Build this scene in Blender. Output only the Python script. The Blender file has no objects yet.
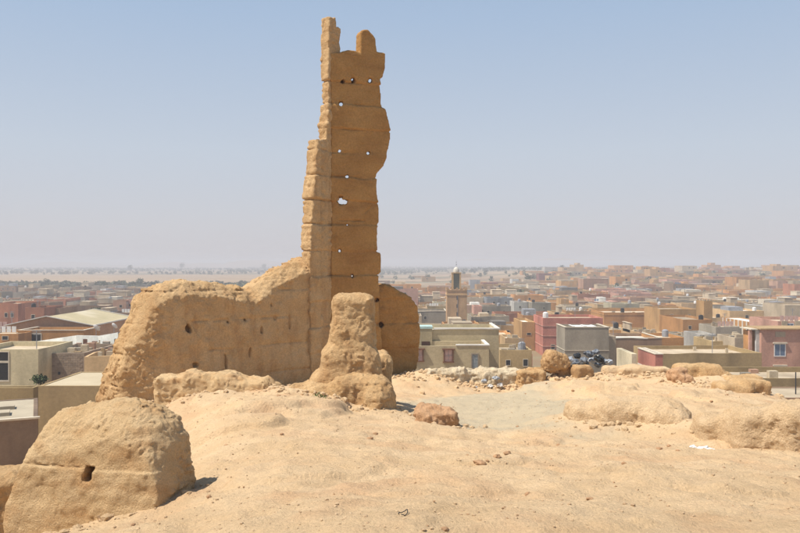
import bpy, math, random
import numpy as np
from mathutils import Vector, noise as mnoise

random.seed(7)
R = math.radians
scene = bpy.context.scene
COL = scene.collection

# ------------------------------------------------------------------ camera
CAM_Z = 17.0
FPX = 777.8           # focal length in photo pixels (800 wide)
HOR = 263.0
cam_d = bpy.data.cameras.new("camera"); cam_d.lens = 35.0; cam_d.sensor_width = 36.0
cam_d.clip_start = 0.1; cam_d.clip_end = 60000
cam = bpy.data.objects.new("camera", cam_d); COL.objects.link(cam)
cam.location = (0, 0, CAM_Z)
cam.rotation_euler = (R(90) - math.atan((266.5 - HOR) / FPX), 0, 0)
scene.camera = cam

# ------------------------------------------------------------------ sky, sun
SUN_EL, SUN_AZ = R(60), R(-108)        # azimuth clockwise from +Y (view direction)
world = bpy.data.worlds.new("World"); scene.world = world; world.use_nodes = True
wn = world.node_tree; wn.nodes.clear()
w_out = wn.nodes.new("ShaderNodeOutputWorld"); w_bg = wn.nodes.new("ShaderNodeBackground")
sky = wn.nodes.new("ShaderNodeTexSky"); sky.sky_type = 'NISHITA'; sky.sun_disc = False
sky.sun_elevation = SUN_EL; sky.sun_rotation = SUN_AZ
sky.altitude = 400; sky.air_density = 1.1; sky.dust_density = 1.2; sky.ozone_density = 1.5
w_bg.inputs[1].default_value = 0.085
# daylight through dry dusty air: the physical sky blended with a pale elevation gradient, the same all round
w_tc = wn.nodes.new("ShaderNodeTexCoord"); w_sep = wn.nodes.new("ShaderNodeSeparateXYZ"); w_ramp = wn.nodes.new("ShaderNodeValToRGB")
wn.links.new(w_tc.outputs['Generated'], w_sep.inputs[0]); wn.links.new(w_sep.outputs['Z'], w_ramp.inputs[0])
def _s(r, g, b):
    f = lambda c: ((c / 255 + .055) / 1.055) ** 2.4
    return (f(r), f(g), f(b), 1)
_e = w_ramp.color_ramp.elements
_e[0].position = 0.0; _e[0].color = _s(200, 197, 204)
_e[1].position = 1.0; _e[1].color = _s(112, 138, 176)
for _p, _c in ((0.05, _s(200, 200, 208)), (0.14, _s(195, 203, 215)), (0.30, _s(170, 190, 215)), (0.55, _s(132, 162, 200))):
    _n = _e.new(_p); _n.color = _c
w_sc = wn.nodes.new("ShaderNodeVectorMath"); w_sc.operation = 'SCALE'; w_sc.inputs['Scale'].default_value = 0.865 / 0.085
wn.links.new(w_ramp.outputs[0], w_sc.inputs[0])
w_mix = wn.nodes.new("ShaderNodeMixRGB"); w_mix.inputs[0].default_value = 0.86
wn.links.new(sky.outputs[0], w_mix.inputs[1]); wn.links.new(w_sc.outputs[0], w_mix.inputs[2])
wn.links.new(w_mix.outputs[0], w_bg.inputs[0]); wn.links.new(w_bg.outputs[0], w_out.inputs[0])

sun_d = bpy.data.lights.new("sun", 'SUN'); sun_d.energy = 5.0; sun_d.angle = R(0.6)
sun_d.color = (1.0, 0.94, 0.84)
sun = bpy.data.objects.new("sun", sun_d); COL.objects.link(sun)
sdir = Vector((math.sin(SUN_AZ) * math.cos(SUN_EL), math.cos(SUN_AZ) * math.cos(SUN_EL), math.sin(SUN_EL)))
sun.rotation_euler = (-sdir).to_track_quat('-Z', 'Y').to_euler()
sun.location = (-30, -10, 60)

scene.view_settings.view_transform = 'Standard'; scene.view_settings.look = 'None'
scene.view_settings.exposure = 0.32; scene.view_settings.gamma = 1.0
scene.cycles.use_denoising = True
scene.cycles.max_bounces = 6; scene.cycles.diffuse_bounces = 3; scene.cycles.volume_bounces = 0
scene.cycles.use_adaptive_sampling = True

def P(px, py, d):
    """point seen at photo pixel (px,py) that stands d metres ahead of the viewpoint"""
    return Vector(((px - 400) / FPX * d, d, CAM_Z - (py - HOR) / FPX * d))

# ------------------------------------------------------------------ materials
MATS = {}
def srgb(r, g, b):
    f = lambda c: (c / 255 / 12.92) if c / 255 <= .04045 else ((c / 255 + .055) / 1.055) ** 2.4
    return (f(r), f(g), f(b))

def mat(name, col, col2=None, scale=2.0, rough=0.9, bump=0.0, bscale=20.0, detail=6, stain=None, objrand=0.0,
        coord='Object', stretch=(1, 1, 1), bdist=0.02, metal=0.0, speck=None):
    if name in MATS: return MATS[name]
    m = bpy.data.materials.new(name); m.use_nodes = True
    nt = m.node_tree; N = nt.nodes; L = nt.links
    b = N['Principled BSDF']; b.inputs['Roughness'].default_value = rough; b.inputs['Metallic'].default_value = metal
    b.inputs['Specular IOR Level'].default_value = 0.15
    tc = N.new('ShaderNodeTexCoord'); mp = N.new('ShaderNodeMapping'); mp.inputs['Scale'].default_value = stretch
    L.new(tc.outputs[coord], mp.inputs[0])
    n1 = N.new('ShaderNodeTexNoise'); n1.inputs['Scale'].default_value = scale; n1.inputs['Detail'].default_value = detail
    n1.inputs['Roughness'].default_value = 0.62
    L.new(mp.outputs[0], n1.inputs['Vector'])
    col2 = col2 or tuple(c * 0.72 for c in col)
    cr = N.new('ShaderNodeValToRGB'); cr.color_ramp.elements[0].position = 0.33; cr.color_ramp.elements[1].position = 0.66
    cr.color_ramp.elements[0].color = (*col2, 1); cr.color_ramp.elements[1].color = (*col, 1)
    L.new(n1.outputs[0], cr.inputs[0]); out = cr.outputs[0]
    if stain:
        n3 = N.new('ShaderNodeTexNoise'); n3.inputs['Scale'].default_value = stain[1]; n3.inputs['Detail'].default_value = 4
        mp3 = N.new('ShaderNodeMapping'); mp3.inputs['Scale'].default_value = stain[3] if len(stain) > 3 else (1, 1, 1)
        L.new(tc.outputs[coord], mp3.inputs[0]); L.new(mp3.outputs[0], n3.inputs['Vector'])
        r3 = N.new('ShaderNodeValToRGB'); r3.color_ramp.elements[0].position = 0.5; r3.color_ramp.elements[1].position = 0.72
        r3.color_ramp.elements[0].color = (0, 0, 0, 1); r3.color_ramp.elements[1].color = (stain[2],) * 3 + (1,)
        L.new(n3.outputs[0], r3.inputs[0])
        mx = N.new('ShaderNodeMixRGB'); mx.inputs[2].default_value = (*stain[0], 1)
        L.new(r3.outputs[0], mx.inputs[0]); L.new(out, mx.inputs[1]); out = mx.outputs[0]
    if speck:
        n4 = N.new('ShaderNodeTexNoise'); n4.inputs['Scale'].default_value = speck[0]; n4.inputs['Detail'].default_value = 5; n4.inputs['Roughness'].default_value = 0.75
        L.new(tc.outputs[coord], n4.inputs['Vector'])
        m4 = N.new('ShaderNodeMapRange'); m4.inputs['From Min'].default_value = 0.36; m4.inputs['From Max'].default_value = 0.64
        m4.inputs['To Min'].default_value = 1 - speck[1]; m4.inputs['To Max'].default_value = 1 + speck[1] * .6; L.new(n4.outputs[0], m4.inputs['Value'])
        h4 = N.new('ShaderNodeHueSaturation'); L.new(m4.outputs[0], h4.inputs['Value']); L.new(out, h4.inputs['Color']); out = h4.outputs[0]
    if objrand:
        oi = N.new('ShaderNodeObjectInfo'); hs = N.new('ShaderNodeHueSaturation')
        ma = N.new('ShaderNodeMath'); ma.operation = 'MULTIPLY_ADD'; ma.inputs[1].default_value = objrand * 2; ma.inputs[2].default_value = 1 - objrand
        L.new(oi.outputs['Random'], ma.inputs[0]); L.new(ma.outputs[0], hs.inputs['Value']); L.new(out, hs.inputs['Color']); out = hs.outputs[0]
    L.new(out, b.inputs['Base Color'])
    if bump:
        n2 = N.new('ShaderNodeTexNoise'); n2.inputs['Scale'].default_value = bscale; n2.inputs['Detail'].default_value = 8
        n2.inputs['Roughness'].default_value = 0.7
        L.new(mp.outputs[0], n2.inputs['Vector'])
        bp = N.new('ShaderNodeBump'); bp.inputs['Strength'].default_value = bump; bp.inputs['Distance'].default_value = bdist
        L.new(n2.outputs[0], bp.inputs['Height']); L.new(bp.outputs[0], b.inputs['Normal'])
    MATS[name] = m
    return m

SAND = (0.66, 0.475, 0.285)
M_sand = mat('sandy_soil', SAND, (0.58, 0.40, 0.225), 1.2, 0.95, 1.0, 24, 10, stain=((0.56, 0.34, 0.185), 1.1, 0.6), bdist=0.04, speck=(30, .12))
M_mud = mat('mud_wall', (0.67, 0.455, 0.24), (0.56, 0.35, 0.165), 1.3, 0.95, 1.0, 26, 10, stain=((0.38, 0.185, 0.07), 1.2, 0.5, (2.4, 2.4, 0.6)), bdist=0.06, speck=(22, .20))
M_tower = mat('rammed_earth_shaded', (0.50, 0.28, 0.10), (0.385, 0.20, 0.066), 0.8, 0.95, 1.0, 20, 10, stain=((0.30, 0.145, 0.05), 0.8, 0.7, (0.6, 0.6, 2.4)), bdist=0.04, speck=(18, .18))  # orange earth, darkened so the colour carries the panel's shade beside the fin
M_block = mat('pale_mud', (0.67, 0.475, 0.265), (0.58, 0.385, 0.195), 2.2, 0.95, 1.0, 45, 11, stain=((0.45, 0.225, 0.08), 2.3, 0.55, (1, 1, 2.2)), bdist=0.035, speck=(60, .20))
M_bank = mat('sandy_mud', (0.70, 0.505, 0.305), (0.62, 0.43, 0.245), 2.0, 0.95, 1.0, 34, 11, bdist=0.045, speck=(40, .20))
M_red = mat('red_clod', (0.58, 0.355, 0.20), (0.46, 0.265, 0.14), 4, 0.95, 1.0, 30, 10, bdist=0.04, speck=(40, .2))
M_rock = mat('tan_rock', (0.56, 0.36, 0.18), (0.40, 0.235, 0.11), 3.5, 0.9, 1.0, 22, 10, bdist=0.05, speck=(30, .25))
M_pale = mat('pale_rubble', (0.64, 0.53, 0.37), (0.46, 0.36, 0.235), 3, 0.95, 1.0, 14, 9, bdist=0.04, speck=(25, .25))
M_pebble = mat('pebble', (0.60, 0.44, 0.27), (0.42, 0.28, 0.165), 1.7, 0.9, 0.3, 40, objrand=0.2)
def grey_floor(m, c, r):
    """greyer gravelly silt washed into the hollow (world position, noisy outline)"""
    nt = m.node_tree; N = nt.nodes; L = nt.links; b = N['Principled BSDF']; src = b.inputs['Base Color'].links[0].from_socket
    tc = N.new('ShaderNodeTexCoord'); mp = N.new('ShaderNodeMapping'); mp.vector_type = 'POINT'
    mp.inputs['Location'].default_value = (-c[0] / r[0], -c[1] / r[1], 0); mp.inputs['Scale'].default_value = (1 / r[0], 1 / r[1], 0)
    L.new(tc.outputs['Object'], mp.inputs[0]); ln = N.new('ShaderNodeVectorMath'); ln.operation = 'LENGTH'; L.new(mp.outputs[0], ln.inputs[0])
    ns = N.new('ShaderNodeTexNoise'); ns.inputs['Scale'].default_value = 0.9; ns.inputs['Detail'].default_value = 8; L.new(tc.outputs['Object'], ns.inputs['Vector'])
    ad = N.new('ShaderNodeMath'); ad.operation = 'MULTIPLY_ADD'; ad.inputs[1].default_value = 1.3; L.new(ns.outputs[0], ad.inputs[0]); L.new(ln.outputs['Value'], ad.inputs[2])
    mr = N.new('ShaderNodeMapRange'); mr.inputs['From Min'].default_value = 1.35; mr.inputs['From Max'].default_value = 1.75; mr.inputs['To Min'].default_value = 0.8; mr.inputs['To Max'].default_value = 0
    L.new(ad.outputs[0], mr.inputs['Value']); mx = N.new('ShaderNodeMixRGB'); mx.inputs[2].default_value = (0.46, 0.39, 0.27, 1)
    L.new(mr.outputs[0], mx.inputs[0]); L.new(src, mx.inputs[1]); L.new(mx.outputs[0], b.inputs['Base Color'])
grey_floor(M_sand, (2.3, 18.6), (2.3, 6.0))
WC = {  # house wall colours
 'ochre': (0.56, 0.335, 0.145), 'orange': (0.60, 0.305, 0.115), 'pink': (0.62, 0.35, 0.26), 'rose': (0.50, 0.30, 0.20),
 'beige': (0.56, 0.45, 0.315), 'grey': (0.40, 0.345, 0.265), 'maroon': (0.27, 0.105, 0.09), 'cream': (0.64, 0.555, 0.38),
 'olive': (0.48, 0.345, 0.17), 'tan': (0.59, 0.40, 0.21), 'brown': (0.34, 0.22, 0.14), 'white': (0.72, 0.70, 0.65),
 'magenta': (0.62, 0.255, 0.19), 'brick red': (0.47, 0.205, 0.12), 'pale grey': (0.50, 0.47, 0.42), 'blue grey': (0.36, 0.37, 0.38),
 'pale blue': (0.84, 0.85, 0.78)}
def wallmat(c, near=False):
    k = c.replace(' ', '_') + '_plaster'
    col = tuple(x * 0.93 for x in WC[c])
    return mat(k, col, tuple(x * 0.8 for x in col), 0.5, 0.92, 0.5, 5, 8,
               stain=(tuple(x * 0.5 for x in col), 0.35, 0.7, (1, 1, 0.3)), objrand=0.2, coord='Object', bdist=0.05, speck=(3.5, .12))
M_roof = mat('screed_roof', (0.52, 0.42, 0.295), (0.39, 0.31, 0.21), 0.6, 0.95, 0.3, 3, stain=((0.24, 0.18, 0.12), 0.5, 0.6), objrand=0.28)
M_roofd = mat('dark_roof', (0.22, 0.19, 0.16), (0.15, 0.13, 0.11), 0.6, 0.95, objrand=0.1)
M_roofw = mat('whitewashed_roof', (0.72, 0.69, 0.62), (0.56, 0.52, 0.45), 0.6, 0.9)
M_trim = mat('pale_trim', (0.62, 0.55, 0.43), (0.48, 0.41, 0.31), 1.5, 0.9)
M_dark = mat('dark_pane', (0.03, 0.028, 0.027), (0.02, 0.02, 0.02), 2, 0.4)
M_blue = mat('blue_shutter', (0.17, 0.23, 0.32), (0.12, 0.17, 0.26), 2, 0.6)
M_wood = mat('brown_wood', (0.20, 0.10, 0.06), (0.13, 0.06, 0.035), 4, 0.7)
M_pinkc = mat('pink_curtain', (0.62, 0.42, 0.36), None, 4, 0.8)
M_white = mat('white_plastic', (0.75, 0.74, 0.71), (0.62, 0.6, 0.57), 3, 0.6)
M_metal = mat('grey_metal', (0.35, 0.35, 0.36), (0.22, 0.22, 0.23), 3, 0.5)
M_leaf = mat('foliage', (0.075, 0.095, 0.04), (0.04, 0.055, 0.022), 0.5, 0.8, objrand=0.2)
M_bark = mat('bark', (0.12, 0.08, 0.05), None, 3, 0.9)

# ------------------------------------------------------------------ object helpers
def link(name, me, m=None, parent=None):
    o = bpy.data.objects.new(name, me); COL.objects.link(o)
    if m is not None:
        for mm in (m if isinstance(m, (list, tuple)) else [m]): me.materials.append(mm)
    if parent is not None: o.parent = parent
    return o
def tag(o, label, cat, group=None):
    o['label'] = label; o['category'] = cat
    if group: o['group'] = group
    return o
def thing(name, label, cat, loc=(0, 0, 0), rz=0.0, group=None):
    o = bpy.data.objects.new(name, None); COL.objects.link(o); o.location = loc; o.rotation_euler = (0, 0, rz)
    o.empty_display_size = 0.5
    return tag(o, label, cat, group)
def np_mesh(name, V, F, smooth=True):
    """V (n,3), F (m,4) quads or (m,3)"""
    V = np.asarray(V, dtype=np.float32); F = np.asarray(F, dtype=np.int32)
    me = bpy.data.meshes.new(name); k = F.shape[1]
    me.vertices.add(len(V)); me.vertices.foreach_set('co', V.ravel())
    me.loops.add(F.size); me.loops.foreach_set('vertex_index', F.ravel())
    me.polygons.add(len(F)); me.polygons.foreach_set('loop_start', np.arange(0, F.size, k, dtype=np.int32))
    me.polygons.foreach_set('use_smooth', np.full(len(F), smooth, dtype=bool))
    me.update(calc_edges=True); me.validate()
    return me

class MB:
    """collects boxes and prisms into one mesh"""
    def __init__(s): s.v = []; s.f = []; s.m = []
    def face(s, pts, mi=0):
        n = len(s.v); s.v += [tuple(p) for p in pts]; s.f.append(tuple(range(n, n + len(pts)))); s.m.append(mi)
    def box(s, x0, y0, z0, x1, y1, z1, mi=0, bottom=True):
        n = len(s.v)
        s.v += [(x0,y0,z0),(x1,y0,z0),(x1,y1,z0),(x0,y1,z0),(x0,y0,z1),(x1,y0,z1),(x1,y1,z1),(x0,y1,z1)]
        fs = [(0,1,5,4),(1,2,6,5),(2,3,7,6),(3,0,4,7),(4,5,6,7)] + ([(3,2,1,0)] if bottom else [])
        s.f += [tuple(n + i for i in q) for q in fs]; s.m += [mi] * len(fs)
    def prism(s, pts, y0, y1, mi=0):      # polygon in (x,z) extruded along y
        n = len(s.v); k = len(pts)
        s.v += [(p[0], y0, p[1]) for p in pts] + [(p[0], y1, p[1]) for p in pts]
        s.f.append(tuple(range(n, n + k))); s.f.append(tuple(reversed(range(n + k, n + 2 * k)))); s.m += [mi, mi]
        for i in range(k):
            j = (i + 1) % k
            s.f.append((n + i, n + k + i, n + k + j, n + j)); s.m.append(mi)
    def lathe(s, prof, seg=12, c=(0, 0, 0), mi=0):  # profile of (r, z)
        n = len(s.v)
        for r, z in prof:
            for i in range(seg):
                a = 2 * math.pi * i / seg; s.v.append((c[0] + r * math.cos(a), c[1] + r * math.sin(a), c[2] + z))
        for j in range(len(prof) - 1):
            for i in range(seg):
                k = (i + 1) % seg
                s.f.append((n + j * seg + i, n + j * seg + k, n + (j + 1) * seg + k, n + (j + 1) * seg + i)); s.m.append(mi)
        s.f.append(tuple(n + (len(prof) - 1) * seg + i for i in range(seg))); s.m.append(mi)
    def mesh(s, name):
        me = bpy.data.meshes.new(name); me.from_pydata(s.v, [], s.f)
        if any(s.m): me.polygons.foreach_set('material_index', s.m)
        me.update(); return me
    def build(s, name, m, parent=None): return link(name, s.mesh(name), m, parent)

# ------------------------------------------------------------------ numpy noise
_rng = np.random.RandomState(11)
_T = _rng.rand(64, 64, 64).astype(np.float32) * 2 - 1
def vnoise(x, y, z):
    xi = np.floor(x).astype(np.int32); yi = np.floor(y).astype(np.int32); zi = np.floor(z).astype(np.int32)
    fx = (x - xi).astype(np.float32); fy = (y - yi).astype(np.float32); fz = (z - zi).astype(np.float32)
    fx = fx * fx * (3 - 2 * fx); fy = fy * fy * (3 - 2 * fy); fz = fz * fz * (3 - 2 * fz)
    x0 = xi & 63; x1 = (xi + 1) & 63; y0 = yi & 63; y1 = (yi + 1) & 63; z0 = zi & 63; z1 = (zi + 1) & 63
    c00 = _T[x0, y0, z0] * (1 - fx) + _T[x1, y0, z0] * fx; c10 = _T[x0, y1, z0] * (1 - fx) + _T[x1, y1, z0] * fx
    c01 = _T[x0, y0, z1] * (1 - fx) + _T[x1, y0, z1] * fx; c11 = _T[x0, y1, z1] * (1 - fx) + _T[x1, y1, z1] * fx
    a = c00 * (1 - fy) + c10 * fy; b = c01 * (1 - fy) + c11 * fy
    return a * (1 - fz) + b * fz
def fbm(x, y, z, oct=4, gain=0.5):
    s = 0; a = 1.0; f = 1.0
    for i in range(oct):
        s = s + a * vnoise(x * f + 17.3 * i, y * f + 5.1 * i, z * f + 9.7 * i); a *= gain; f *= 2.03
    return s

def nets(s, org, h):
    """surface nets of the field s (negative inside)"""
    ins = s < 0
    c = [ins[i:ins.shape[0]-1+i, j:ins.shape[1]-1+j, k:ins.shape[2]-1+k] for i in (0,1) for j in (0,1) for k in (0,1)]
    cnt = sum(a.astype(np.int8) for a in c); mix = (cnt > 0) & (cnt < 8)
    I, J, K = np.nonzero(mix); idx = -np.ones(mix.shape, np.int64); idx[I, J, K] = np.arange(len(I))
    acc = np.zeros((len(I), 3)); num = np.zeros(len(I))
    for (a, b) in [((0,0,0),(1,0,0)),((0,1,0),(1,1,0)),((0,0,1),(1,0,1)),((0,1,1),(1,1,1)),((0,0,0),(0,1,0)),((1,0,0),(1,1,0)),
                   ((0,0,1),(0,1,1)),((1,0,1),(1,1,1)),((0,0,0),(0,0,1)),((1,0,0),(1,0,1)),((0,1,0),(0,1,1)),((1,1,0),(1,1,1))]:
        sa = s[I+a[0], J+a[1], K+a[2]]; sb = s[I+b[0], J+b[1], K+b[2]]
        m = (sa < 0) != (sb < 0); t = np.where(m, sa / np.where(m, sa - sb, 1), 0)
        for ax in range(3): acc[:, ax] += np.where(m, a[ax] + t * (b[ax] - a[ax]), 0)
        num += m
    V = (np.stack([I, J, K], 1) + acc / num[:, None]) * h + np.array(org)
    F = []
    a = ins[:-1, 1:-1, 1:-1]; b = ins[1:, 1:-1, 1:-1]; i, j, k = np.nonzero(a != b); fl = a[i, j, k]; j = j + 1; k = k + 1
    q = np.stack([idx[i, j-1, k-1], idx[i, j, k-1], idx[i, j, k], idx[i, j-1, k]], 1); F.append(np.where(fl[:, None], q, q[:, ::-1]))
    a = ins[1:-1, :-1, 1:-1]; b = ins[1:-1, 1:, 1:-1]; i, j, k = np.nonzero(a != b); fl = a[i, j, k]; i = i + 1; k = k + 1
    q = np.stack([idx[i-1, j, k-1], idx[i-1, j, k], idx[i, j, k], idx[i, j, k-1]], 1); F.append(np.where(fl[:, None], q, q[:, ::-1]))
    a = ins[1:-1, 1:-1, :-1]; b = ins[1:-1, 1:-1, 1:]; i, j, k = np.nonzero(a != b); fl = a[i, j, k]; i = i + 1; j = j + 1
    q = np.stack([idx[i-1, j-1, k], idx[i, j-1, k], idx[i, j, k], idx[i-1, j, k]], 1); F.append(np.where(fl[:, None], q, q[:, ::-1]))
    return V, np.concatenate(F)

def smin(a, b, k):
    h = np.clip(0.5 + 0.5 * (b - a) / k, 0, 1)
    return b * (1 - h) + a * h - k * h * (1 - h)
def rbox(X, Y, Z, c, hs, rz=0.0, r=0.1, tilt=0.0):
    x = X - c[0]; y = Y - c[1]; z = Z - c[2]
    ca, sa = math.cos(rz), math.sin(rz)
    x, y = x * ca + y * sa, -x * sa + y * ca
    if tilt: ct, st = math.cos(tilt), math.sin(tilt); x, z = x * ct + z * st, -x * st + z * ct
    qx = np.abs(x) - hs[0] + r; qy = np.abs(y) - hs[1] + r; qz = np.abs(z) - hs[2] + r
    return np.sqrt(np.maximum(qx, 0)**2 + np.maximum(qy, 0)**2 + np.maximum(qz, 0)**2) + np.minimum(np.maximum(np.maximum(qx, qy), qz), 0) - r

def erode(d, X, Y, Z, amp, freq, seed=0.0, oct=4, band=None, gain=0.55):
    band = band or amp * 2.5
    m = np.abs(d) < band
    d = d.copy()
    d[m] += amp * fbm(X[m] * freq + seed, Y[m] * freq + seed * 1.7, Z[m] * freq - seed, oct, gain)
    return d

def crumb(d, X, Y, Z, amp, freq, seed=0.0, mask=None):
    """clods and pits: ridged noise, stronger where mask is"""
    m = np.abs(d) < amp * 3 + 0.05; d = d.copy()
    x, y, z = X[m] * freq + seed, Y[m] * freq - seed, Z[m] * freq + 2 * seed
    x = x + .35 * vnoise(x * .7, y * .7, z * .7 + 9); y = y + .35 * vnoise(x * .7 + 5, y * .7, z * .7)
    n = np.abs(vnoise(x, y, z)) * 1.5 - 0.45 + 0.6 * (np.abs(vnoise(x * 2.1, y * 2.1, z * 2.1)) * 1.5 - 0.45) + 0.35 * (np.abs(vnoise(x * 4.3, y * 4.3, z * 4.3)) - .3)
    d[m] -= amp * n * (mask[m] if mask is not None else 1.0)
    return d

def grid(lo, hi, h):
    ax = [np.arange(lo[i] - 3 * h, hi[i] + 3 * h, h, dtype=np.float32) for i in range(3)]
    X, Y, Z = np.meshgrid(*ax, indexing='ij')
    return X, Y, Z, (ax[0][0], ax[1][0], ax[2][0])

def blob(name, prims, h, m, amp=0.05, freq=3.0, k=0.12, seed=0.0, oct=4, parent=None, carve=None, zmin=None, base=None, amp2=None, sink=0.35, cr=None):
    """union of rounded boxes (centre, half sizes, rz, radius), weathered by noise"""
    lo = [min(p[0][i] - max(p[1]) * 1.25 for p in prims) for i in range(3)]
    hi = [max(p[0][i] + max(p[1]) * 1.25 for p in prims) for i in range(3)]
    if zmin is not None: lo[2] = max(lo[2], zmin)
    o = Vector(base) if base is not None else Vector(((lo[0]+hi[0])/2, (lo[1]+hi[1])/2, lo[2]))
    X, Y, Z, org = grid((lo[0], lo[1], lo[2] - 0.4), hi, h)
    d = None
    for p in prims:
        p = ((p[0][0], p[0][1], p[0][2] - sink / 2), (p[1][0], p[1][1], p[1][2] + sink / 2)) + tuple(p[2:])
        e = rbox(X, Y, Z, *p); d = e if d is None else smin(d, e, k)
    d = erode(d, X, Y, Z, amp, freq, seed, oct)
    if amp2: d = erode(d, X, Y, Z, amp2[0], amp2[1], seed + 31, 3)
    if cr: d = crumb(d, X, Y, Z, cr[0], cr[1], seed + 3)
    if carve: d = carve(d, X, Y, Z)
    V, F = nets(d, org, h)
    V -= np.array(o)
    ob = link(name, np_mesh(name, V, F), m, parent)
    if parent is None: ob.location = o
    else: ob.location = o - parent.location
    return ob

def poly_sdf(U, V, pts):
    d = np.full(U.shape, 1e9, np.float32); s = np.ones(U.shape, np.float32)
    n = len(pts)
    for i in range(n):
        a = pts[i]; b = pts[(i - 1) % n]
        ex, ey = b[0] - a[0], b[1] - a[1]; wx = U - a[0]; wy = V - a[1]
        t = np.clip((wx * ex + wy * ey) / (ex * ex + ey * ey + 1e-12), 0, 1)
        d = np.minimum(d, (wx - ex * t) ** 2 + (wy - ey * t) ** 2)
        c1 = V >= a[1]; c2 = V < b[1]; c3 = ex * wy > ey * wx
        fl = (c1 & c2 & c3) | (~c1 & ~c2 & ~c3); s = np.where(fl, -s, s)
    return s * np.sqrt(d)

class Plane:
    """vertical wall plane through origin point with heading angle; front faces the viewpoint side"""
    def __init__(s, a, b):
        s.o = Vector((a[0], a[1], 0)); d = Vector((b[0] - a[0], b[1] - a[1], 0)); s.u = d.normalized(); s.n = Vector((-s.u.y, s.u.x, 0))
        s.ang = math.atan2(s.u.y, s.u.x)
    def hit(s, px, py):
        r = Vector(((px - 400) / FPX, 1.0, -(py - HOR) / FPX)); t = (s.o.dot(s.n)) / r.dot(s.n)
        p = r * t; return ((p - s.o).dot(s.u), CAM_Z + p.z)

def slab(name, pl, pts, thick, h, m, parent, holes=(), lifts=(), amp=0.03, freq=2.0, seed=0.0, extra=None, rnd=0.04, amp2=(0.012, 9), front=None, pad=None, cr=None, pre=None):
    """wall standing on a plane: outline in (u, z), thickness behind the plane (function of z or number)"""
    us = [p[0] for p in pts]; vs = [p[1] for p in pts]
    T = thick if callable(thick) else (lambda z: thick + 0 * z)
    tmax = float(np.max(T(np.array([min(vs), max(vs)]))))
    pu0, pw0, pu1, pw1 = pad or (.1, .15, .1, .15)
    U, W, Z, org = grid((min(us) - pu0, -pw0, min(vs)), (max(us) + pu1, tmax + pw1, max(vs) + .1), h)
    d2 = poly_sdf(U[:, 0, :], Z[:, 0, :], pts)[:, None, :] + 0 * U
    t = T(Z)
    f0 = front(U, Z) if front else 0 * Z
    dw = np.maximum(f0 - W, W - t)
    a = d2 + rnd; b = dw + rnd
    d = np.minimum(np.maximum(a, b), 0) + np.sqrt(np.maximum(a, 0)**2 + np.maximum(b, 0)**2) - rnd
    d = d.astype(np.float32)
    if pre: d = pre(d, U, W, Z)
    d = erode(d, U, W, Z, amp, freq, seed, 4, band=0.4)
    if cr: d = crumb(d, U, W, Z, cr[0], cr[1], seed, cr[2](U, W, Z) if len(cr) > 2 else None)
    if amp2: d = erode(d, U, W, Z, amp2[0], amp2[1], seed + 7, 3, band=0.2)
    if len(lifts) > 5:
        ls = sorted(lifts); ci = np.searchsorted(np.array(ls), Z); off = np.array([.024, -.022, .014, -.026, .020, -.010, .028, -.024, .010, .022, -.018, .024, -.014, .020])
        d = d + off[ci % 14]
    for zl in lifts: d = d + 0.06 * np.exp(-((Z - zl - 0.03 * vnoise(U * 1.7 + zl, 0 * U, 0 * U + zl)) / 0.026) ** 2) * np.clip(.62 + 1.2 * vnoise(U * 2.6 + 7 * zl, W * 2, 0 * U + zl), 0.12, 1)
    if extra: d = extra(d, U, W, Z)
    for (hu, hz, hr, dep) in holes:
        ku, kz = (0, 0)
        if not dep:      # through holes sheared along the camera's sight line so sky shows
            wx = pl.o + pl.u * hu; ray = Vector((wx.x, wx.y, hz - CAM_Z)); ku = ray.dot(pl.u) / ray.dot(pl.n); kz = ray.z / ray.dot(pl.n)
        e = hr * (1 + .55 * vnoise(U * 11, W * 5, Z * 11 + hu)) - np.sqrt((U - hu - ku * W) ** 2 + (Z - hz - kz * W) ** 2)
        if dep: e = np.minimum(e, dep - W) if False else np.where(W < dep, e, -1)
        d = np.maximum(d, e)
    V, F = nets(d, org, h)
    ob = link(name, np_mesh(name, V, F), m, parent)
    off = pl.o - (parent.location if parent else Vector((0, 0, 0)))
    off.z = 0 if parent is None else -parent.location.z
    ob.location = off; ob.rotation_euler = (0, 0, pl.ang)
    return ob

# ================================================================== THE SETTING
# ---- town ground level
def sm(t): t = np.clip(t, 0, 1); return t * t * (3 - 2 * t)
def town_z(x, y):
    return 7.0 * sm((np.asarray(y, float) - 330) / 420) * sm((np.asarray(x, float) - 10) / 170)

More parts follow.
